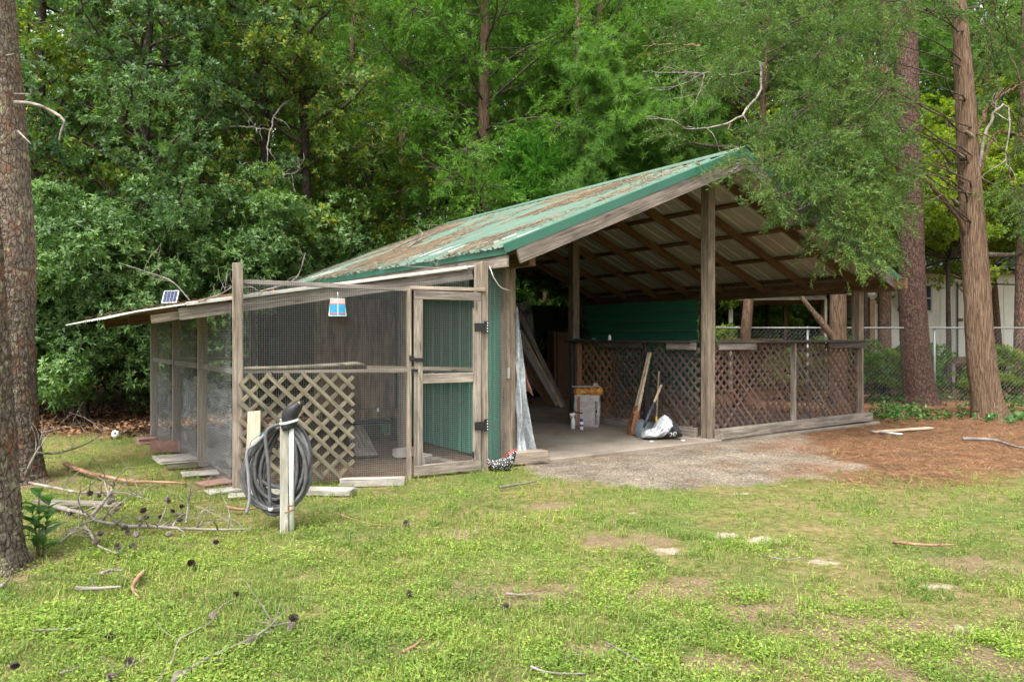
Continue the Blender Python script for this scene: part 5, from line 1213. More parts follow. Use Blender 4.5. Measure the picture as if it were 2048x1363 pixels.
dead(c2, np.array([6.52, 15.1, 0]), [at(1678, 690, 15), at(1640, 640, 15.05), at(1605, 596, 15.1), at(1580, 545, 15.2)], .085, 'bark_cedar', 'trunk_fork', 12, 9)
c3 = cedar('slim cedar trunk left of the bar counter view, behind the centre post', (4.72, 15.7, 0), (5.35, 15.6, 9), .125, 52, 5.0, 8.6, 18, lambda f: 2.3 - .8 * f, 'cedarg', 'cedar', 8, 1.05)
b3 = np.array([4.72, 15.7, 0])
dead(c3, b3, [at(1520, 125, 15.5), at(1522, 180, 15.0), at(1492, 222, 14.7), at(1460, 246, 14.4), at(1420, 256, 14.2), at(1385, 258, 14.1), at(1345, 242, 14), at(1290, 234, 13.9)], .03)
dead(c3, b3, [at(1515, 140, 15.5), at(1460, 150, 14.8), at(1400, 146, 14.4), at(1340, 145, 14.2), at(1285, 143, 14)], .018)
dead(c3, b3, [at(1405, 148, 13), at(1360, 170, 13), at(1315, 176, 13)], .012); dead(c3, b3, [at(1408, 150, 13), at(1395, 195, 13), at(1360, 230, 13)], .012); dead(c3, b3, [at(1400, 92, 13), at(1340, 88, 13), at(1285, 92, 13)], .016, 'redwood')
# central cedar behind the roof
cedar('broad dark cedar towering behind the left slope of the green roof', (-.75, 20.2, 0), (-.65, 20.2, 14), .23, 61, 2.8, 12.5, 62, lambda f: 4.6 - 2.0 * f, 'cedar', 'cedar', 9, 1.35, subl=.95)
cedar('cedar left of the broad one, with boughs spreading above the run', (-3.2, 21.5, 0), (-3.0, 21.5, 14), .18, 62, 4.0, 12.5, 40, lambda f: 3.8 - 1.6 * f, 'cedar', 'cedar', 8, 1.35, subl=.95)
cedar('cedar right of the broad one, thin boughs against bright sky', (2.6, 22.5, 0), (2.8, 22.5, 14), .16, 63, 5.5, 13, 32, lambda f: 3.4 - 1.4 * f, 'cedar', 'cedar', 7, 1.35, subl=.9)
# bright young cedar at the ridge
rng = np.random.RandomState(64); c = at(1090, 362, 19.0); pos, dr, lc = blob(rng, c, (1.22, 1.0, 1.0), 2600, 40, .34, -.6)
yb = (c[0], 19.0, 0); make_tree('cedar_tree', 'bright green rounded young cedar rising behind the roof ridge', yb, smoothpath([yb, (c[0], 19, 2.5), (c[0], 19, 5.0)], 6), np.linspace(.1, .03, 6), 'bark_cedar', [(np.array([np.array([c[0], 19, 3.5]), l * .6 + np.array([c[0], 19, 3.8]) * .4, l]), .02) for l in lc], 'cedarb', 'cedarf', 64, 3, 3, .3, .4, 0, 1.25, extra=(pos, dr), cat='tree')
# young pine with bright needles behind the ridge
rng = np.random.RandomState(65); pb = np.array(at(1160, 674, 18.6)); pb[2] = 0; pth = smoothpath([pb, at(1163, 330, 18.6), at(1157, 180, 18.6), at(1156, 0, 18.6), at(1156, -60, 18.6)], 10)
tg = [(1190, 130), (1215, 165), (1250, 175), (1290, 190), (1245, 250), (1310, 245), (1225, 305), (1280, 330), (1200, 285), (1180, 360), (1225, 375), (1270, 365), (1350, 280), (1400, 305), (1440, 280), (1380, 230), (1420, 215), (1330, 330), (1370, 340), (1300, 290), (1250, 215), (1180, 90), (1230, 110)]
lim = []
for px, py in tg:
    e = at(px, py, rng.uniform(16.4, 18)); zt = np.clip(e[2] - .3, 4.2, 8.4); s = np.array([np.interp(zt, pth[:, 2], pth[:, 0]), 18.6, zt]); lim.append((smoothpath([s, (s + e) / 2 + rng.normal(size=3) * .15, e], 7), .028))
make_tree('pine_tree', 'young pine with bright long needles hanging behind the ridge', pb, pth, np.linspace(.12, .05, 10), 'bark_pine', lim, 'pine', 'pine', 65, 26, 6, .7, .3, .05, 1.4, 'pine', 14, .15, .03, .1)
# left broadleaf trees
def broad(label, base, top, r0, seed, z0, z1, n, Lf, leaf, kind='oak', nsub=10, sc=1.2, el=25, dens=1.0, bark='bark_oak', subl=1.0, group=None, nanch=5, name='broadleaf_tree', az=None):
    rng = np.random.RandomState(seed); path = smoothpath([base, (np.array(base) + np.array(top)) / 2 + [rng.normal() * .25, rng.normal() * .2, 0], top], 9)
    lim = auto_limbs(rng, path, z0, z1, n, Lf, el, .06, .05, az, .16)
    return make_tree(name, label, base, path, np.linspace(r0, r0 * .4, 9), bark, lim, leaf, kind, seed, int(nsub * 1.6), nanch + 1, subl, .2, .05, sc, 'oak', 12, .3, .03, .2, group, density=dens)
broad('laurel oak with blue-green crown above the shrubs at the left', (-7.35, 15.4, 0), (-7.2, 15.4, 11), .15, 71, 2.6, 10, 38, lambda f: 3.2 - 1.0 * f, 'oakb', 'oak', 11, 1.15)
broad('dense oak at the upper left behind the pine trunk', (-10.0, 15.8, 0), (-9.8, 15.8, 11), .17, 72, 2.4, 10, 36, lambda f: 3.2 - 1.0 * f, 'oak', 'oak', 11, 1.15)
dt = broad('dark leaning tree trunk left of the green roof with pale dead boughs', (-4.62, 16.4, 0), (-4.85, 16.4, 10.5), .14, 73, 5.6, 10, 18, lambda f: 2.6 - .8 * f, 'oak', 'oak', 9, 1.1)
bdt = np.array([-4.62, 16.4, 0])
dead(dt, bdt, [at(588, 196, 16.35), at(560, 215, 15.6), at(545, 245, 15.2), at(535, 300, 15), at(536, 350, 14.9), at(528, 425, 14.8)], .022)
dead(dt, bdt, [at(536, 372, 14.9), at(560, 395, 14.9), at(585, 435, 14.8), at(570, 470, 14.8)], .014); dead(dt, bdt, [at(545, 260, 15.2), at(505, 255, 15), at(462, 252, 14.9)], .013)
dead(dt, bdt, [at(536, 372, 14.9), at(560, 352, 14.9), at(592, 345, 14.9), at(600, 330, 14.9)], .012)
broad('oak with mixed green and gold leaves between the dark trunk and the shrubs', (-5.7, 17.2, 0), (-5.7, 17, 12), .14, 74, 2.6, 11, 34, lambda f: 3.2 - 1.0 * f, 'oak', 'oak', 10, 1.3)
broad('tall oak in the top left corner, farthest back', (-12.5, 20, 0), (-12.3, 20, 13), .16, 75, 3.2, 12, 36, lambda f: 3.8 - 1.0 * f, 'oakb', 'big', 9, 1.0)
broad('slender oak filling the gap between the two upper-left oaks', (-8.9, 19.2, 0), (-8.9, 19, 13), .13, 76, 4, 12, 34, lambda f: 3.4 - 1.0 * f, 'oak', 'big', 8, 1.0)
# laurel shrubs behind the run
shr = [(-8.9, 13.5, 1.45, 3.9), (-7.45, 13.2, 1.35, 3.7), (-6.3, 13.9, 1.3, 4.1), (-5.1, 14.9, 1.35, 4.4), (-4.0, 16.0, 1.4, 4.2), (-10.3, 14.6, 1.5, 4.2), (-2.6, 17.6, 1.5, 4.0)]
lab = ['leftmost', 'second', 'third', 'fourth', 'fifth', 'sixth', 'rightmost']
order = sorted(range(len(shr)), key=lambda i: shr[i][0] / shr[i][1])
for rank, i in enumerate(order):
    x, y, rd, hgt = shr[i]; rng = np.random.RandomState(80 + i); pos, dr, lc = blob(rng, (x, y, hgt * .51), (rd, rd * .95, hgt * .51), (5200 if i < 4 else 3000), 56, .33, -.85)
    q = pos[:, 2] > .06; pos, dr = pos[q], dr[q]
    stems = [(np.array([np.array([x, y, 0]) + rng.normal(size=3) * [.2, .2, 0], np.array([x, y, .8]) * .6 + np.array([l[0], l[1], 1.2]) * .4, l]), .014) for l in lc[:9]]
    make_tree('laurel_shrub', lab[rank] + ' glossy dark laurel shrub in the row behind the chicken run', (x, y, 0), smoothpath([(x, y, -.05), (x, y, .6), (x + .1, y, 1.4)], 5), np.linspace(.06, .03, 5), 'bark_oak', stems, 'laurel', 'laurel', 80 + i, 3, 3, .5, .5, 0, .92, sides=8, extra=(pos, dr), cat='shrub', group='laurel shrubs behind the chicken run')
# ---- woodland behind: individual trees, crowns share a few meshes
def wood_mesh(kind, seed, n, rad, sc, zc):
    rng = np.random.RandomState(seed); pos, dr, lc = blob(rng, (0, 0, zc), rad, n, 60, .26, -.8); V, F = scatter(kind, pos, dr, sc * rng.uniform(.75, 1.25, n), rng); return V, F, lc
def proto(kind, leaf, seed, n, rad, sc, zc, H_, r0, bark):
    V, F, lc = wood_mesh(kind, seed, n, rad, sc, zc); cm = meshdata('crown', V, F, LM[leaf]); rng = np.random.RandomState(seed)
    path = smoothpath([(0, 0, -.05), (rng.normal() * .15, 0, H_ * .5), (0, 0, H_)], 7); parts = [trunkmesh(path, np.linspace(r0, r0 * .4, 7), 10, 'oak', seed, .4, .03, .2)]
    parts.append(tubes([(np.array([[0, 0, max(.8, zc - rad[2] * .75, l[2] - 1.3)], l * [.5, .5, 0] + [0, 0, l[2] - .5], l]), np.array([.03, .02, .008])) for l in lc[:40]], 4)); V, F = join(parts)
    return cm, meshdata('trunk', V, F, M[bark], True)
PR = {'a': proto('big', 'wood', 101, 3600, (2.6, 2.4, 4.2), 1.15, 5.2, 10, .13, 'bark_oak'),
      'b': proto('big', 'woodd', 102, 3800, (2.8, 2.6, 4.4), 1.15, 5.0, 10, .14, 'bark_oak'),
      'c': proto('oak', 'wood', 103, 1500, (1.5, 1.4, 1.3), 1.3, 1.35, 2.4, .05, 'bark_oak'),
      'd': proto('laurel', 'woodd', 104, 1700, (1.6, 1.5, 1.4), 1.25, 1.45, 2.4, .05, 'bark_oak'),
      'e': proto('oak', 'yellow', 105, 1300, (1.6, 1.5, 2.0), 1.1, 5.0, 6.5, .06, 'bark_oak'),
      'h': proto('big', 'lime', 107, 1900, (2.5, 2.3, 2.3), .9, 5.4, 7.5, .08, 'bark_oak'),
      'p': proto('pine', 'pine', 106, 1500, (2.2, 2.2, 3.0), 1.7, 10.5, 13.5, .15, 'bark_pine')}
ORD = ['leftmost', 'second', 'third', 'fourth', 'fifth', 'sixth', 'seventh', 'eighth', 'ninth', 'tenth', 'eleventh', 'twelfth', 'thirteenth', 'fourteenth', 'fifteenth', 'sixteenth', 'seventeenth', 'eighteenth', 'nineteenth', 'twentieth']
def grove(name, key, spots, fmt, cat, group, seed):
    rng = random.Random(seed); spots = sorted(spots, key=lambda s: s[0] / s[1])
    for i, s in enumerate(spots):
        x, y, k = s[:3]; o = thing(name, fmt.format(ORD[i]), cat, (x, y, 0), rng.uniform(0, 6.28), group); o.scale = (k * rng.uniform(.9, 1.1), k * rng.uniform(.9, 1.1), k)
        kk = s[3] if len(s) > 3 else key
        for nm, me in (('crown', PR[kk][0]), ('trunk', PR[kk][1])): c = bpy.data.objects.new(nm, me); col.objects.link(c); c.parent = o
grove('woodland_tree', 'a', [(-14, 27, 1.2, 'b'), (-9.5, 25, 1.1, 'b'), (-6.3, 27, 1.2, 'b'), (-2.8, 28, 1.15), (.8, 29, 1.1, 'b'), (4.6, 29, 1.05), (8.0, 28, 1.1, 'b'), (10.2, 25.5, 1.0), (13.2, 30, 1.3, 'a'), (16.5, 27, 1.2, 'b'), (19, 31, 1.4, 'a'), (6.0, 33, 1.4, 'a'), (-4.5, 34, 1.45, 'a'), (-11.5, 34, 1.5, 'b'), (-18, 32, 1.4, 'b'), (12, 36, 1.5, 'a'), (23, 34, 1.4, 'a'), (.5, 37, 1.35, 'a')], '{} leafy tree from the left in the far woodland row', 'tree', 'far woodland trees', 4)
grove('understory_shrub', 'c', [(-3.9, 19.6, 1.25, 'd'), (-2.0, 20.6, 1.3, 'd'), (-.3, 18.9, 1.2, 'd'), (1.8, 20.4, 1.3, 'd'), (4.0, 19.6, 1.2, 'c'), (5.7, 24.5, 1.3, 'd'), (7.6, 24.0, 1.1, 'c'), (8.7, 25, 1.35, 'd'), (6.6, 26.5, 1.4, 'c'), (-6.5, 21.5, 1.5, 'd'), (-9.0, 20, 1.4, 'd'), (-11.5, 18.5, 1.4, 'd'), (3.2, 23.5, 1.5, 'c'), (10.4, 27.5, 1.6, 'c'), (-7.6, 16.2, 1.0, 'd'), (-9.4, 16.8, 1.1, 'd'), (-5.6, 16.9, 1.0, 'd')], '{} understory shrub from the left, in the shade behind the buildings', 'shrub', 'understory shrubs', 5)
grove('understory_shrub', 'c', [(8.6, 17.4, .42), (9.6, 17.8, .45, 'd'), (10.6, 17.2, .32), (11.3, 17.5, .44), (13.1, 18.2, .5, 'd'), (12.3, 17.0, .36, 'd'), (13.8, 17.6, .42), (7.5, 17.0, .50, 'd'), (9.0, 20.5, .5), (6.3, 17.3, .42, 'c')], '{} low bush from the left along the chain-link fence', 'shrub', 'bushes along the fence', 6)
grove('yellowing_tree', 'e', [(-3.6, 19.2, 1.0), (1.6, 24, 1.35), (-8.2, 18.6, 1.0), (3.9, 24.5, 1.45), (-.2, 22.8, .62)], '{} thin tree from the left with yellowing leaves', 'tree', 'thin yellowing trees', 7)
grove('sapling_tree', 'h', [(11.35, 19.6, .95), (13.9, 22.6, 1.15), (10.1, 22.4, 1.1), (7.6, 22.4, 1.0), (16.0, 21.8, 1.15), (5.6, 22.9, 1.0, 'b'), (12.6, 27.5, 1.4), (15.2, 20.0, .95), (9.0, 19.2, .9), (12.9, 21.0, .8)], '{} light green sapling from the left, beyond the chain-link fence', 'tree', 'saplings beyond the fence', 8)
grove('background_pine', 'p', [(-1.6, 26, 1.1), (1.0, 25, 1.0), (3.3, 27, 1.1), (5.0, 25.5, 1.05), (-8.5, 28, 1.2), (8.9, 29.5, 1.2), (7.0, 23, 1.0), (15.5, 24, 1.1), (-3.2, 31, 1.2), (2.4, 32, 1.25), (13.0, 27, 1.2), (.3, 30, 1.2), (4.2, 34, 1.3), (-5.2, 25.5, 1.1), (-10.6, 26, 1.15), (2.0, 23.6, .95), (6.1, 27.8, 1.15), (10.9, 31, 1.25), (17.8, 29, 1.25), (-6.6, 31.5, 1.3)], '{} tall straight pine trunk from the left in the background', 'tree', 'background pines', 9)
# far mass of woodland closing the view low down
rng = np.random.RandomState(120); n = 11500; ang = rng.uniform(-1.05, 1.05, n); dist = rng.uniform(38, 50, n); pos = np.stack([np.sin(ang) * dist, np.cos(ang) * dist, rng.random(n) ** 1.15 * 23 + .2], -1)
V, F = scatter('big', pos, rng.normal(size=(n, 3)) + [0, 0, .4], rng.uniform(3.0, 4.6, n), rng); fw_ = mk('distant_woodland', V, F, LM['wood']); fw_['kind'] = 'stuff'; fw_['label'] = 'hazy mass of distant woodland filling the gaps between trees'; fw_['category'] = 'woodland'
# ivy and ground plants under the right-hand trees
rng = np.random.RandomState(130); pos = []
for _ in range(900):
    px = rng.uniform(1740, 2060); py = rng.uniform(770, 850); g_ = gz(px, py); 
    if fbm(np.array(g_[0] * 1.1), np.array(g_[1] * 1.1), 33) > .50: pos.append(g_ + [0, 0, rng.uniform(.03, .16)])
pos = np.array(pos); V, F = scatter('small', pos, rng.normal(size=pos.shape) * .5 + [0, 0, 1], rng.uniform(1.0, 1.9, len(pos)), rng)
iv = mk('ivy', V, F, LM['ivy']); iv['kind'] = 'stuff'; iv['label'] = 'low ivy and seedlings creeping over the pine straw at right'; iv['category'] = 'ground cover'
# leafy plant at the foot of the nearest pine
pl = thing('leafy_plant', 'leafy green pokeweed-like plant at the foot of the nearest pine trunk', 'plant', gz(78, 1112)); rng = np.random.RandomState(140)
plm = leafmat('broad_plant_leaf', [(.06, .17, .04), (.09, .23, .055), (.13, .28, .07)], .4, .4, 2.0, .4); stm = plain('plant_stem', (.10, .09, .03), .6)
def big_leaf(b, d, l, w_, par):
    d = unit(d); s = unit(np.cross(d, [0, 0, 1.0])); n_ = np.cross(s, d); V = []; k = 7
    for i in range(k):
        t = i / (k - 1); ww_ = w_ * math.sin(math.pi * (t * .93 + .035)) ** .8 * (1.1 - .35 * t); c_ = np.array(b) + d * l * t - np.array([0, 0, 1]) * l * .30 * t * t + n_ * 0; V += [c_ + s * ww_ + n_ * ww_ * .3, c_, c_ - s * ww_ + n_ * ww_ * .3]
    mk('leaf', V, [(3 * i + j, 3 * i + j + 1, 3 * i + j + 4, 3 * i + j + 3) for i in range(k - 1) for j in range(2)], plm, par, True)
for (sx_, sy_, h_) in ((0, 0, .42), (.035, .02, .36), (-.04, .03, .30)):
    st_ = smoothpath([(sx_ * .5, sy_ * .5, 0), (sx_, sy_, h_ * .5), (sx_ * 1.6, sy_, h_)], 8); tube('stem', st_, np.linspace(.007, .003, 8), stm, pl, 6)
    for k in range(11):
        t = .12 + .88 * k / 10; p_, d_ = interp(st_, t); a = 2.4 * k + rng.uniform(-.3, .3); big_leaf(p_, (math.cos(a), math.sin(a), .8), rng.uniform(.13, .19) * (1.1 - .3 * t), .034, pl)
# ================================================================ LAWN
def lawn_pts(n, seed, y0=2.9, y1=11.5):
    rng = np.random.RandomState(seed); y = 1 / (1 / y1 + (1 / y0 - 1 / y1) * rng.random(n)); x = (rng.random(n) * 2 - 1) * (.74 * y + .4); return x, y, rng
def lawn_density(x, y):
    z = zones(x, y); nz = fbm(x * 1.5, y * 1.5, 41); nf = fbm(x * 6, y * 6, 42)
    d = 1.0 - .66 * sstep(.25, .8, z['brown']) - 1.2 * sstep(.2, .6, z['sand'])
    right = sstep(-1.4, 1.6, x - .18 * (y - 4))                      # thinner to the right
    d = d * (1 - (.18 + .62 * right) * sstep(.32, .60, nz + .6 * (nf - .5))) * (1 - .55 * sstep(.42, .66, nf))
    d = d * (1 - .93 * z['straw']) * (1 - z['leaf'] * .97); d = np.where(z['apron'] | z['slab'] | z['run'], 0, d)
    return np.clip(d, 0, 1)
def tmpl_grass(rng, K, h, bend, wd):
    out = []
    for k in range(K):
        a = rng.uniform(0, 6.28); b = np.array([rng.normal(0, .012), rng.normal(0, .012), 0]); l = h * rng.uniform(.5, 1.2); o_ = np.array([math.cos(a), math.sin(a), 0]); s = np.array([-o_[1], o_[0], 0]) * wd; be = rng.uniform(.25, 1.0) * bend
        m_ = b + o_ * l * .35 * be + np.array([0, 0, l * .62]); t = b + o_ * l * be + np.array([0, 0, l * (1 - .35 * be)])
        out.append([b - s, b + s, m_ + s * .8, m_ - s * .8]); out.append([m_ - s * .8, m_ + s * .8, t + s * .12, t - s * .12])
    return np.array(out)
def tmpl_clover(rng, K, r_):
    out = []
    for k in range(K):
        a = 2.4 * k + rng.uniform(-.3, .3); o_ = np.array([math.cos(a), math.sin(a), 0]); c = o_ * rng.uniform(.004, .035) + np.array([0, 0, rng.uniform(.008, .035)]); l = r_ * rng.uniform(.7, 1.3); s = np.array([-o_[1], o_[0], 0]) * l * .42; t = rng.uniform(-.2, .35)
        d = np.array([o_[0], o_[1], t]); out.append([c, c + d * l * .5 + s, c + d * l, c + d * l * .5 - s])
    return np.array(out)
gr_ = np.random.RandomState(9)
TP['grass'] = [tmpl_grass(gr_, 5, .050, .95, .0018) for _ in range(8)]; TP['clover'] = [tmpl_clover(gr_, 6, .0115) for _ in range(8)]
LM['grass'] = leafmat('grass_blade', [(0.102, 0.182, 0.029), (0.158, 0.248, 0.044), (0.226, 0.304, 0.068), (0.318, 0.309, 0.125)], .35, .5, 1.3, .25, (1.1, 1.15, .6))
LM['clover'] = leafmat('broad_weed_leaf', [(0.092, 0.188, 0.028), (0.149, 0.259, 0.038), (0.210, 0.326, 0.052), (0.297, 0.370, 0.073)], .3, .5, 1.3, .25, (1.1, 1.15, .6))
def cover(name, kind, n, seed, label, cat, sc, bias):
    x, y, rng = lawn_pts(n, seed); k = rng.random(n) < np.clip(lawn_density(x, y) * bias(x, y), 0, 1); x, y = x[k], y[k]; pos = np.stack([x, y, gheight(x, y) - .002], -1)
    d = rng.normal(size=pos.shape) * .14 + [0, 0, 1]; V, F = scatter(kind, pos, d, sc * rng.uniform(.5, 1.4, len(pos)) * (.7 + .6 * fbm(pos[:, 0] * 2.2, pos[:, 1] * 2.2, 57)) * (.9 + .035 * y), rng); STAT[0] += 2 * len(F)
    o = mk(name, V, F, LM[kind]); o['kind'] = 'stuff'; o['label'] = label; o['category'] = cat; return o
cover('grass', 'grass', 34000, 200, 'thin green lawn grass in the foreground', 'grass', 1.0, lambda x, y: .6 + .9 * sstep(.42, .6, fbm(x * 1.2 + 5, y * 1.2, 51)))
cover('clover', 'clover', 60000, 201, 'low broad-leaved weeds mixed through the lawn', 'ground cover', 1.0, lambda x, y: .35 + 1.0 * sstep(.40, .60, fbm(x * 1.6 + 9, y * 1.6, 52)))
# dead grass and thatch between the green
LM['thatch'] = leafmat('dry_thatch', [(.13, .085, .05), (.23, .165, .10), (.34, .265, .175)], .1, .8, 2, .1, (1, 1, 1))
LM['straw'] = leafmat('pine_straw', [(.05, .024, .014), (.15, .07, .038), (.26, .14, .075), (.40, .27, .17)], .05, .7, 2, .15, (1, 1, 1))
LM['roofstraw'] = leafmat('weathered_pine_straw', [(.10, .05, .03), (.20, .115, .07), (.29, .185, .12), (.34, .26, .19)], .05, .8, 2, .1, (1, 1, 1))
LM['litter'] = leafmat('dead_leaf', [(.06, .03, .016), (.15, .08, .042), (.26, .155, .09)], .05, .8, 2, .1, (1, 1, 1))
def strands(pos, rng, ln, wd, lift=.10):
    n = len(pos); a = rng.uniform(0, 6.28, n); d = np.stack([np.cos(a), np.sin(a), rng.normal(0, lift, n)], -1); s = np.stack([-np.sin(a), np.cos(a), 0 * a], -1) * wd; l = (ln * rng.uniform(.5, 1.2, n))[:, None]
    V = np.stack([pos - d * l * .5 - s, pos - d * l * .5 + s, pos + d * l * .5], 1); return V.reshape(-1, 3), np.arange(n * 3).reshape(-1, 3)
x, y, rng = lawn_pts(52000, 210); z = zones(x, y); k = rng.random(len(x)) < np.clip(.35 + z['brown'] + .3 * sstep(0, 3, x), 0, 1) * ~(z['slab'] | z['run'] | z['apron']) * (1 - z['straw']); x, y = x[k], y[k]
V, F = strands(np.stack([x, y, gheight(x, y) + rng.uniform(.002, .012, len(x))], -1), rng, .06, .0013); o = mk('thatch', V, F, LM['thatch']); o['kind'] = 'stuff'; o['label'] = 'dry brown thatch showing between the grass'; o['category'] = 'thatch'
n = 110000; rng = np.random.RandomState(211); x = rng.uniform(.5, 12.5, n); y = rng.uniform(6.6, 15.5, n); z = zones(x, y); ap_ = z['apron'] & (fbm(x * 1.7, y * 1.7, 61) > .60 - .055 * x)
k = (rng.random(n) < np.where(ap_, z['litter'] * .7, z['straw'])) & ~z['slab'] & ((~z['apron']) | ap_); x, y = x[k], y[k]; V, F = strands(np.stack([x, y, gheight(x, y) + .006 + rng.uniform(0, .016, len(x))], -1), rng, .18, .0034, .12)
o = mk('pine_straw', V, F, LM['straw']); o['kind'] = 'stuff'; o['label'] = 'rusty pine needles carpeting the ground right of the pavilion'; o['category'] = 'pine straw'
n = 9000; x = rng.uniform(-11, -2.5, n); y = rng.uniform(9.6, 16, n); z = zones(x, y); k = (rng.random(n) < z['leaf']) & ~z['run'] & ~z['slab']; x, y = x[k], y[k]
TP['dead'] = [tmpl_clover(gr_, 3, .05) for _ in range(6)]; pos = np.stack([x, y, gheight(x, y)], -1); V, F = scatter('dead', pos, rng.normal(size=pos.shape) * .35 + [0, 0, 1], rng.uniform(.8, 1.5, len(pos)), rng); o = mk('leaf_litter', V, F, LM['litter']); o['kind'] = 'stuff'; o['label'] = 'brown dead leaves under the shrubs at left'; o['category'] = 'leaf litter'
# dirt floor litter of the run
# pebbles on the apron
n = 15000; lo = APRON.min(0) - .3; hi = APRON.max(0) + .3; x = rng.uniform(lo[0], hi[0], n); y = rng.uniform(lo[1], hi[1], n); k = (rng.random(n) < zones(x, y)['gravel'] ** .7) & (fbm(x * 2, y * 2, 62) > .40); x, y = x[k], y[k]
oc = np.array([[1, 0, 0], [0, 1, 0], [-1, 0, 0], [0, -1, 0], [0, 0, .7], [0, 0, -.3]]); of = np.array([[0, 1, 4], [1, 2, 4], [2, 3, 4], [3, 0, 4]])
s_ = (rng.uniform(.003, .009, len(x)))[:, None, None] * rng.uniform(.7, 1.3, (len(x), 6, 3)); V = oc[None] * s_ + np.stack([x, y, gheight(x, y) + .001], -1)[:, None]; F = (of[None] + np.arange(len(x))[:, None, None] * 6).reshape(-1, 3)
LM['pebble'] = leafmat('pebble_stone', [(.08, .07, .058), (.17, .145, .118), (.25, .215, .17), (.36, .32, .265)], 0, .8, 2, .2)
o = mk('gravel', V.reshape(-1, 3), F, LM['pebble']); o['kind'] = 'stuff'; o['label'] = 'loose pebbles on the worn apron before the pavilion'; o['category'] = 'gravel'
# litter on the green roof and the lean-to
n = 72000; u = -rng.uniform(.15, 3.85, n); v = rng.uniform(-.6, 7.4, n); nz = fbm(u * .9, v * 1.6, 71); dens = sstep(.38, .60, nz + .02 * sstep(0, 4.5, v)) * sstep(-.35, .4, v) ; rib = np.abs(((v + .64) / .2356) % 1 - .8) < .16
k = (rng.random(n) < dens * np.where(rib, .25, 1)) ; u, v = u[k], v[k]; pos = np.stack([u, v, ZR - KS * np.abs(u) + .012 + rng.uniform(0, .02, len(u))], -1)
V, F = strands(pos, rng, .19, .005, .05); V[:, 2] += KS * (V[:, 0] - np.repeat(pos[:, 0], 3)) + .004; V = V @ np.array([FV, DV, [0, 0, 1]]) + O
o = mk('roof_needles', V, F, LM['roofstraw']); o['kind'] = 'stuff'; o['label'] = 'drifts of brown pine needles lying on the green roof'; o['category'] = 'pine straw'
n = 2600; u = -rng.uniform(4.2, 7.4, n); v = rng.uniform(.02, 3.0, n) ** 1.2; k = rng.random(n) < sstep(.42, .6, fbm(u * 1.5, v * 2, 72)); u, v = u[k], v[k]; V, F = strands(np.stack([u, v, 2.235 + (u + 3.82) * KL + .03 + rng.uniform(0, .02, len(u))], -1), rng, .15, .0035, .15); V = V @ np.array([FV, DV, [0, 0, 1]]) + O
o = mk('lean_to_needles', V, F, LM['straw']); o['kind'] = 'stuff'; o['label'] = 'pine needles scattered on the pale lean-to roof'; o['category'] = 'pine straw'
# straw along the foot of the run front
# ================================================================ STICKS, CONES
def twiggy(name, label, cat, pts, r, mat, ntw, tl, seed, up=.5, group=None, z=.012, loc=None):
    rng = np.random.RandomState(seed); P_ = np.array([p if len(p) == 3 else [*p] for p in pts], float); path = smoothpath(P_, max(8, 5 * len(P_))); base = path[0].copy(); base[2] = 0
    t = thing(name, label, cat, base, 0, group); m_ = len(path); tube('stem', path - base, np.linspace(r * 1.2, r * .4, m_) * (1 + .25 * (rng.random(m_) - .5)), M[mat], t, 7)
    for k in range(ntw):
        s = rng.uniform(.15, .95); p, d = interp(path, s); lat = rng.normal(size=3); lat[2] = abs(lat[2]) * up; dd = unit(d * .5 + unit(lat)); q = limb_path(rng, p - base, dd, tl * rng.uniform(.5, 1.3), .12, 6, .20); q[:, 2] = np.maximum(q[:, 2], .01)
        tube('twig', q, np.linspace(r * .42, .0012, 6), M[mat], t, 5)
    return t
g3 = lambda px, py, z=.032: gz(px, py, z)
twiggy('fallen_branch', 'long forked grey branch with cones lying in the front grass', 'branch', [g3(345, 1362), g3(400, 1325), g3(450, 1300), g3(487, 1284), g3(520, 1265), g3(545, 1252), g3(582, 1243)], .011, 'deadwood', 7, .22, 301)
twiggy('fallen_branch', 'thin curving twig at the bottom edge left of the forked branch', 'branch', [g3(315, 1363), g3(345, 1320), g3(358, 1280), g3(395, 1258), g3(425, 1240), g3(440, 1215), g3(462, 1198)], .005, 'deadwood', 3, .15, 302)
twiggy('fallen_branch', 'thin twig beside the two cones at the bottom left', 'branch', [g3(225, 1358), g3(240, 1342), g3(262, 1330), g3(290, 1318)], .004, 'deadwood', 2, .12, 303)
twiggy('fallen_branch', 'peeled orange branch lying between the pine trunk and the pavers', 'branch', [g3(128, 925, .05), g3(150, 936, .04), g3(185, 947, .04), g3(225, 955), g3(262, 962), g3(320, 963), g3(372, 966)], .022, 'redwood', 2, .3, 304)
twiggy('fallen_branch', 'bare pale branch propped upright beside the left pine trunk', 'branch', [g3(48, 958, .02), at(62, 925, 7.4), at(75, 900, 7.4), at(98, 868, 7.4)], .014, 'deadwood', 5, .5, 305, 1.2)
twiggy('fallen_branch', 'bare twisted branch reaching from the left trunk toward the ball', 'branch', [at(72, 905, 7.6), at(115, 905, 8), at(165, 890, 8.6), at(205, 868, 9), at(228, 856, 9.2)], .010, 'deadwood', 7, .45, 306, .9)
twiggy('fallen_branch', 'grey dead branch along the far edge of the grass near the trunk', 'branch', [g3(70, 866, .05), g3(120, 858, .06), g3(160, 846, .06), g3(200, 838, .06)], .012, 'deadwood', 5, .4, 307)
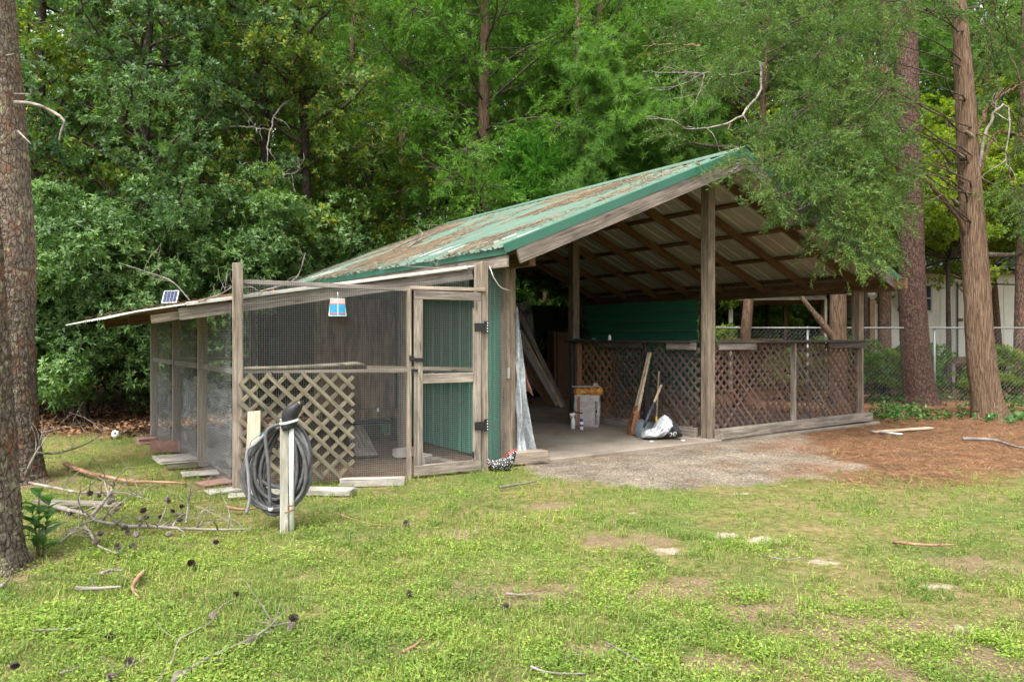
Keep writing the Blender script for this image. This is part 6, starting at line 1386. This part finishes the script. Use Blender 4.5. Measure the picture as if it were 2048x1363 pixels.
bp = [('thick lichen-covered branch at the left of the brush heap', [g3(100, 1008, .03), g3(140, 1020, .03), g3(165, 1025, .04), g3(200, 1042, .03), g3(258, 1050, .03)], .020, 9, .32),
      ('tangled dead bough in the middle of the brush heap', [g3(185, 1030, .05), g3(205, 1005, .14), g3(220, 985, .2), g3(232, 965, .26)], .014, 9, .28),
      ('long low dead bough at the right of the brush heap', [g3(245, 1052), g3(300, 1052, .04), g3(350, 1055, .05), g3(420, 1058, .03), g3(505, 1057)], .014, 16, .3),
      ('dead bough lying along the back of the brush heap', [g3(60, 965, .04), g3(110, 975, .05), g3(170, 985, .05), g3(245, 985, .05), g3(300, 1000, .03)], .012, 11, .35),
      ('short dead bough at the front of the brush heap', [g3(170, 1052), g3(182, 1068, .03), g3(196, 1090, .02), g3(235, 1106)], .011, 7, .22),
      ('upright twiggy bough standing out of the brush heap', [g3(372, 1045, .05), at(376, 1010, 5.9), at(380, 985, 5.9), at(384, 965, 5.9)], .006, 6, .2),
      ('sprawling fine twigs beside the leafy plant', [g3(118, 1085), g3(150, 1060, .04), g3(170, 1045, .05), g3(240, 1020, .06)], .008, 9, .25)]
for i, (lb, pts, r_, k, tl) in enumerate(bp): twiggy('brush_branch', lb, 'branch', pts, r_, 'deadwood', k, tl, 320 + i, .9, 'brush heap')
twiggy('fallen_branch', 'reddish stick behind the hose post', 'branch', [g3(455, 1014), g3(490, 1018), g3(530, 1012)], .012, 'redwood', 1, .1, 330)
a, b = g3(70, 1002, .03), g3(242, 1008, .03); tag(board('plank', a, b, .08, .03, M['grey']), 'grey weathered plank lying behind the brush heap', 'plank')
sticks = [('lichen-spotted stick in the grass left of the curved stick', [(152, 1176), (190, 1176), (243, 1172)], .013, 'deadwood'), ('curved bark-stripped stick standing out in the left lawn', [(288, 1142), (272, 1160), (265, 1178), (280, 1195)], .013, 'redwood'), ('short pale stick above the lichen-spotted stick', [(203, 1146), (222, 1139), (245, 1140)], .011, 'deadwood'),
          ('thin grey twig low in the left lawn', [(65, 1260), (105, 1258), (163, 1254)], .005, 'deadwood'), ('short orange stick in the grass near the lower middle', [(806, 1302), (830, 1290), (846, 1274)], .008, 'redwood'), ('thin straw-like stick right of the hose post', [(680, 1028), (735, 1046), (795, 1050)], .004, 'redwood'), ('pale stick by the brown patch in the lawn', [(1012, 1186), (1040, 1188), (1068, 1186)], .006, 'deadwood'),
          ('grey stick in front of the gate and apron', [(1000, 974), (1035, 968), (1072, 962)], .012, 'deadwood'), ('long bare twig at the bottom of the lawn, middle', [(1062, 1332), (1100, 1344), (1172, 1346)], .006, 'deadwood'), ('bare stick in the lawn at the right, gently curved', [(1785, 1082), (1850, 1089), (1910, 1088)], .012, 'redwood'), ('thin twig near the pale sand patches', [(1530, 1110), (1570, 1118), (1610, 1112)], .004, 'deadwood'),
          ('broken pale branch on the pine straw at the far right', [(1925, 877), (1985, 879), (2030, 892), (2060, 896)], .022, 'deadwood'), ('slanting twig at the bottom right of centre', [(1210, 1282), (1260, 1310), (1310, 1340)], .004, 'deadwood'), ('short stick near the left edge of the lawn', [(0, 1172), (10, 1165), (20, 1155)], .012, 'deadwood'), ('thin grey stick lying left of the forked branch', [(120, 1345), (145, 1338), (160, 1332)], .006, 'deadwood')]
for i, (lb, pts, r_, mt) in enumerate(sticks): twiggy('stick', lb, 'stick', [g3(*p) for p in pts], r_, mt, 1, .06, 350 + i, .4)
a, b = g3(1748, 863, .02), g3(1862, 855, .02); tag(board('plank', a, b, .10, .025, M['pale']), 'bare split plank lying on the pine straw right of the bar', 'plank')
tag(tube('pipe', [g3(1738, 861, .02), g3(1805, 868, .02)], .016, M['steel'], None, 8), 'grey pipe lying across the split plank on the pine straw', 'pipe')
a, b = g3(1120, 912, .045), g3(1130, 913, .045)
# pine cones
cr = np.random.RandomState(6); CV = []; CF = []
for k in range(90):
    t = (k + .5) / 90; a = 2.399 * k; rr_ = .026 * math.sin(math.pi * (t * .86 + .10)) ** .7; z = -.034 + .068 * t; o_ = np.array([math.cos(a), math.sin(a), 0]); s = np.array([-o_[1], o_[0], 0]) * .0085; b0 = o_ * rr_ * .35 + [0, 0, z - .004]; tp_ = o_ * rr_ * 1.15 + [0, 0, z + .006]; n0 = len(CV)
    CV += [b0 - s * .5, b0 + s * .5, tp_ + s, tp_ + o_ * .003 + [0, 0, .004], tp_ - s]; CF.append((n0, n0 + 1, n0 + 2, n0 + 3, n0 + 4))
cone_me = meshdata('cone_scales', CV, CF, plain('cone_brown', (.15, .118, .098), .85, var=.5, scale=60)); core_me = meshdata('cone_core', *(lambda v, f: (v, f))(*tube_arrays([(0, 0, -.036), (0, 0, -.01), (0, 0, .015), (0, 0, .036)], [.006, .016, .013, .003], 7)), M['bark_oak'], True)
cones = [(258, 1323, 'grass at the bottom left, upper of two'), (222, 1353, 'grass at the bottom left, lower of two'), (355, 1350, 'foot of the forked front branch'), (437, 1325, 'middle of the forked front branch'), (502, 1284, 'bend of the forked front branch'), (585, 1236, 'tip of the forked front branch, upper'), (582, 1254, 'tip of the forked front branch, lower'), (425, 1232, 'curving twig in the front lawn'), (472, 1187, 'end of the curving twig'), (382, 1125, 'open lawn below the brush heap'), (432, 1083, 'lawn below the right end of the brush heap'), (235, 1092, 'lawn just below the brush heap'), (267, 1093, 'lawn below the brush heap, next to another cone'), (818, 1186, 'open lawn in the middle'), (812, 1045, 'lawn between the hose post and the brown patch'), (218, 1272, 'left lawn among the thin twigs'), (1010, 1212, 'brown patch of lawn'), (30, 1330, 'bottom left corner of the lawn')]
def cone(P_, lb, rng, grp=None, k=1.0):
    o = thing('pine_cone', lb, 'pine cone', P_, 0, grp); o.rotation_euler = (rng.uniform(.9, 1.9), rng.uniform(-.4, .4), rng.uniform(0, 6.28)); s_ = k * rng.uniform(.5, .78); o.scale = (s_, s_, s_)
    for nm, me in (('scale_spiral', cone_me), ('core', core_me)): c = bpy.data.objects.new(nm, me); col.objects.link(c); c.parent = o
cr2 = random.Random(8)
for px, py, lb in cones: cone(g3(px, py, .036), 'dark open pine cone on the ' + lb, cr2)
for _ in range(24):
    px = cr2.choice((cr2.gauss(205, 28), cr2.gauss(300, 50), cr2.gauss(330, 40))); py = cr2.uniform(985, 1085); cone(g3(px, py, cr2.uniform(.03, .12)), 'dark pine cone caught among twigs at the %s of the brush heap' % ('left' if px < 215 else 'middle' if px < 310 else 'right'), cr2, 'cones in the brush heap', 1.0)
# twigs on the roofs
def on_roof(u, v, dz=.02): return W(u, v, (zl(u) if u < -3.9 else zroof(u)) + dz)
for i, (lb, pts, r_, k) in enumerate((('bare twig arching over the lean-to roof left of the corner post', [on_roof(-6.75, .35), on_roof(-6.9, .5, .25), on_roof(-7.1, .7, .38), on_roof(-7.3, .9, .5)], .006, 5), ('twiggy dead spray on the lean-to roof beside the corner post', [on_roof(-6.7, .3), on_roof(-6.45, .4, .08), on_roof(-6.3, .5, .16)], .007, 9), ('dead branch standing on the lean-to roof behind the top rail', [on_roof(-6.2, .6), on_roof(-5.9, .9, .06), on_roof(-5.55, 1.0, .14), on_roof(-5.4, 1.1, .42)], .008, 8), ('fallen twig lying across the green roof', [on_roof(-2.6, 4.2, .04), on_roof(-2.0, 4.9, .05), on_roof(-1.2, 5.6, .06)], .014, 5), ('fallen bough on the far end of the green roof', [on_roof(-2.4, 5.2, .04), on_roof(-1.5, 6.0, .06), on_roof(-.7, 6.5, .1)], .012, 6), ('small twig tangle at the eave above the gate', [on_roof(-3.95, .3), on_roof(-4.2, .5, .08), on_roof(-4.5, .6, .14)], .006, 7))):
    twiggy('roof_twig', lb, 'twig', pts, r_, 'deadwood', k, .28, 400 + i, 1.2)
wst = [(-3.86, -.34, 2.22), (-3.80, -.33, 2.1), (-3.72, -.31, 2.02), (-3.66, -.29, 1.99), (-3.55, -.2, 1.985), (-3.45, -.12, 1.98)]
tag(tube('string', [W(*p) for p in wst], .005, M['inkw'], None, 5), 'pale string tied between the gate post and the pavilion post', 'string')
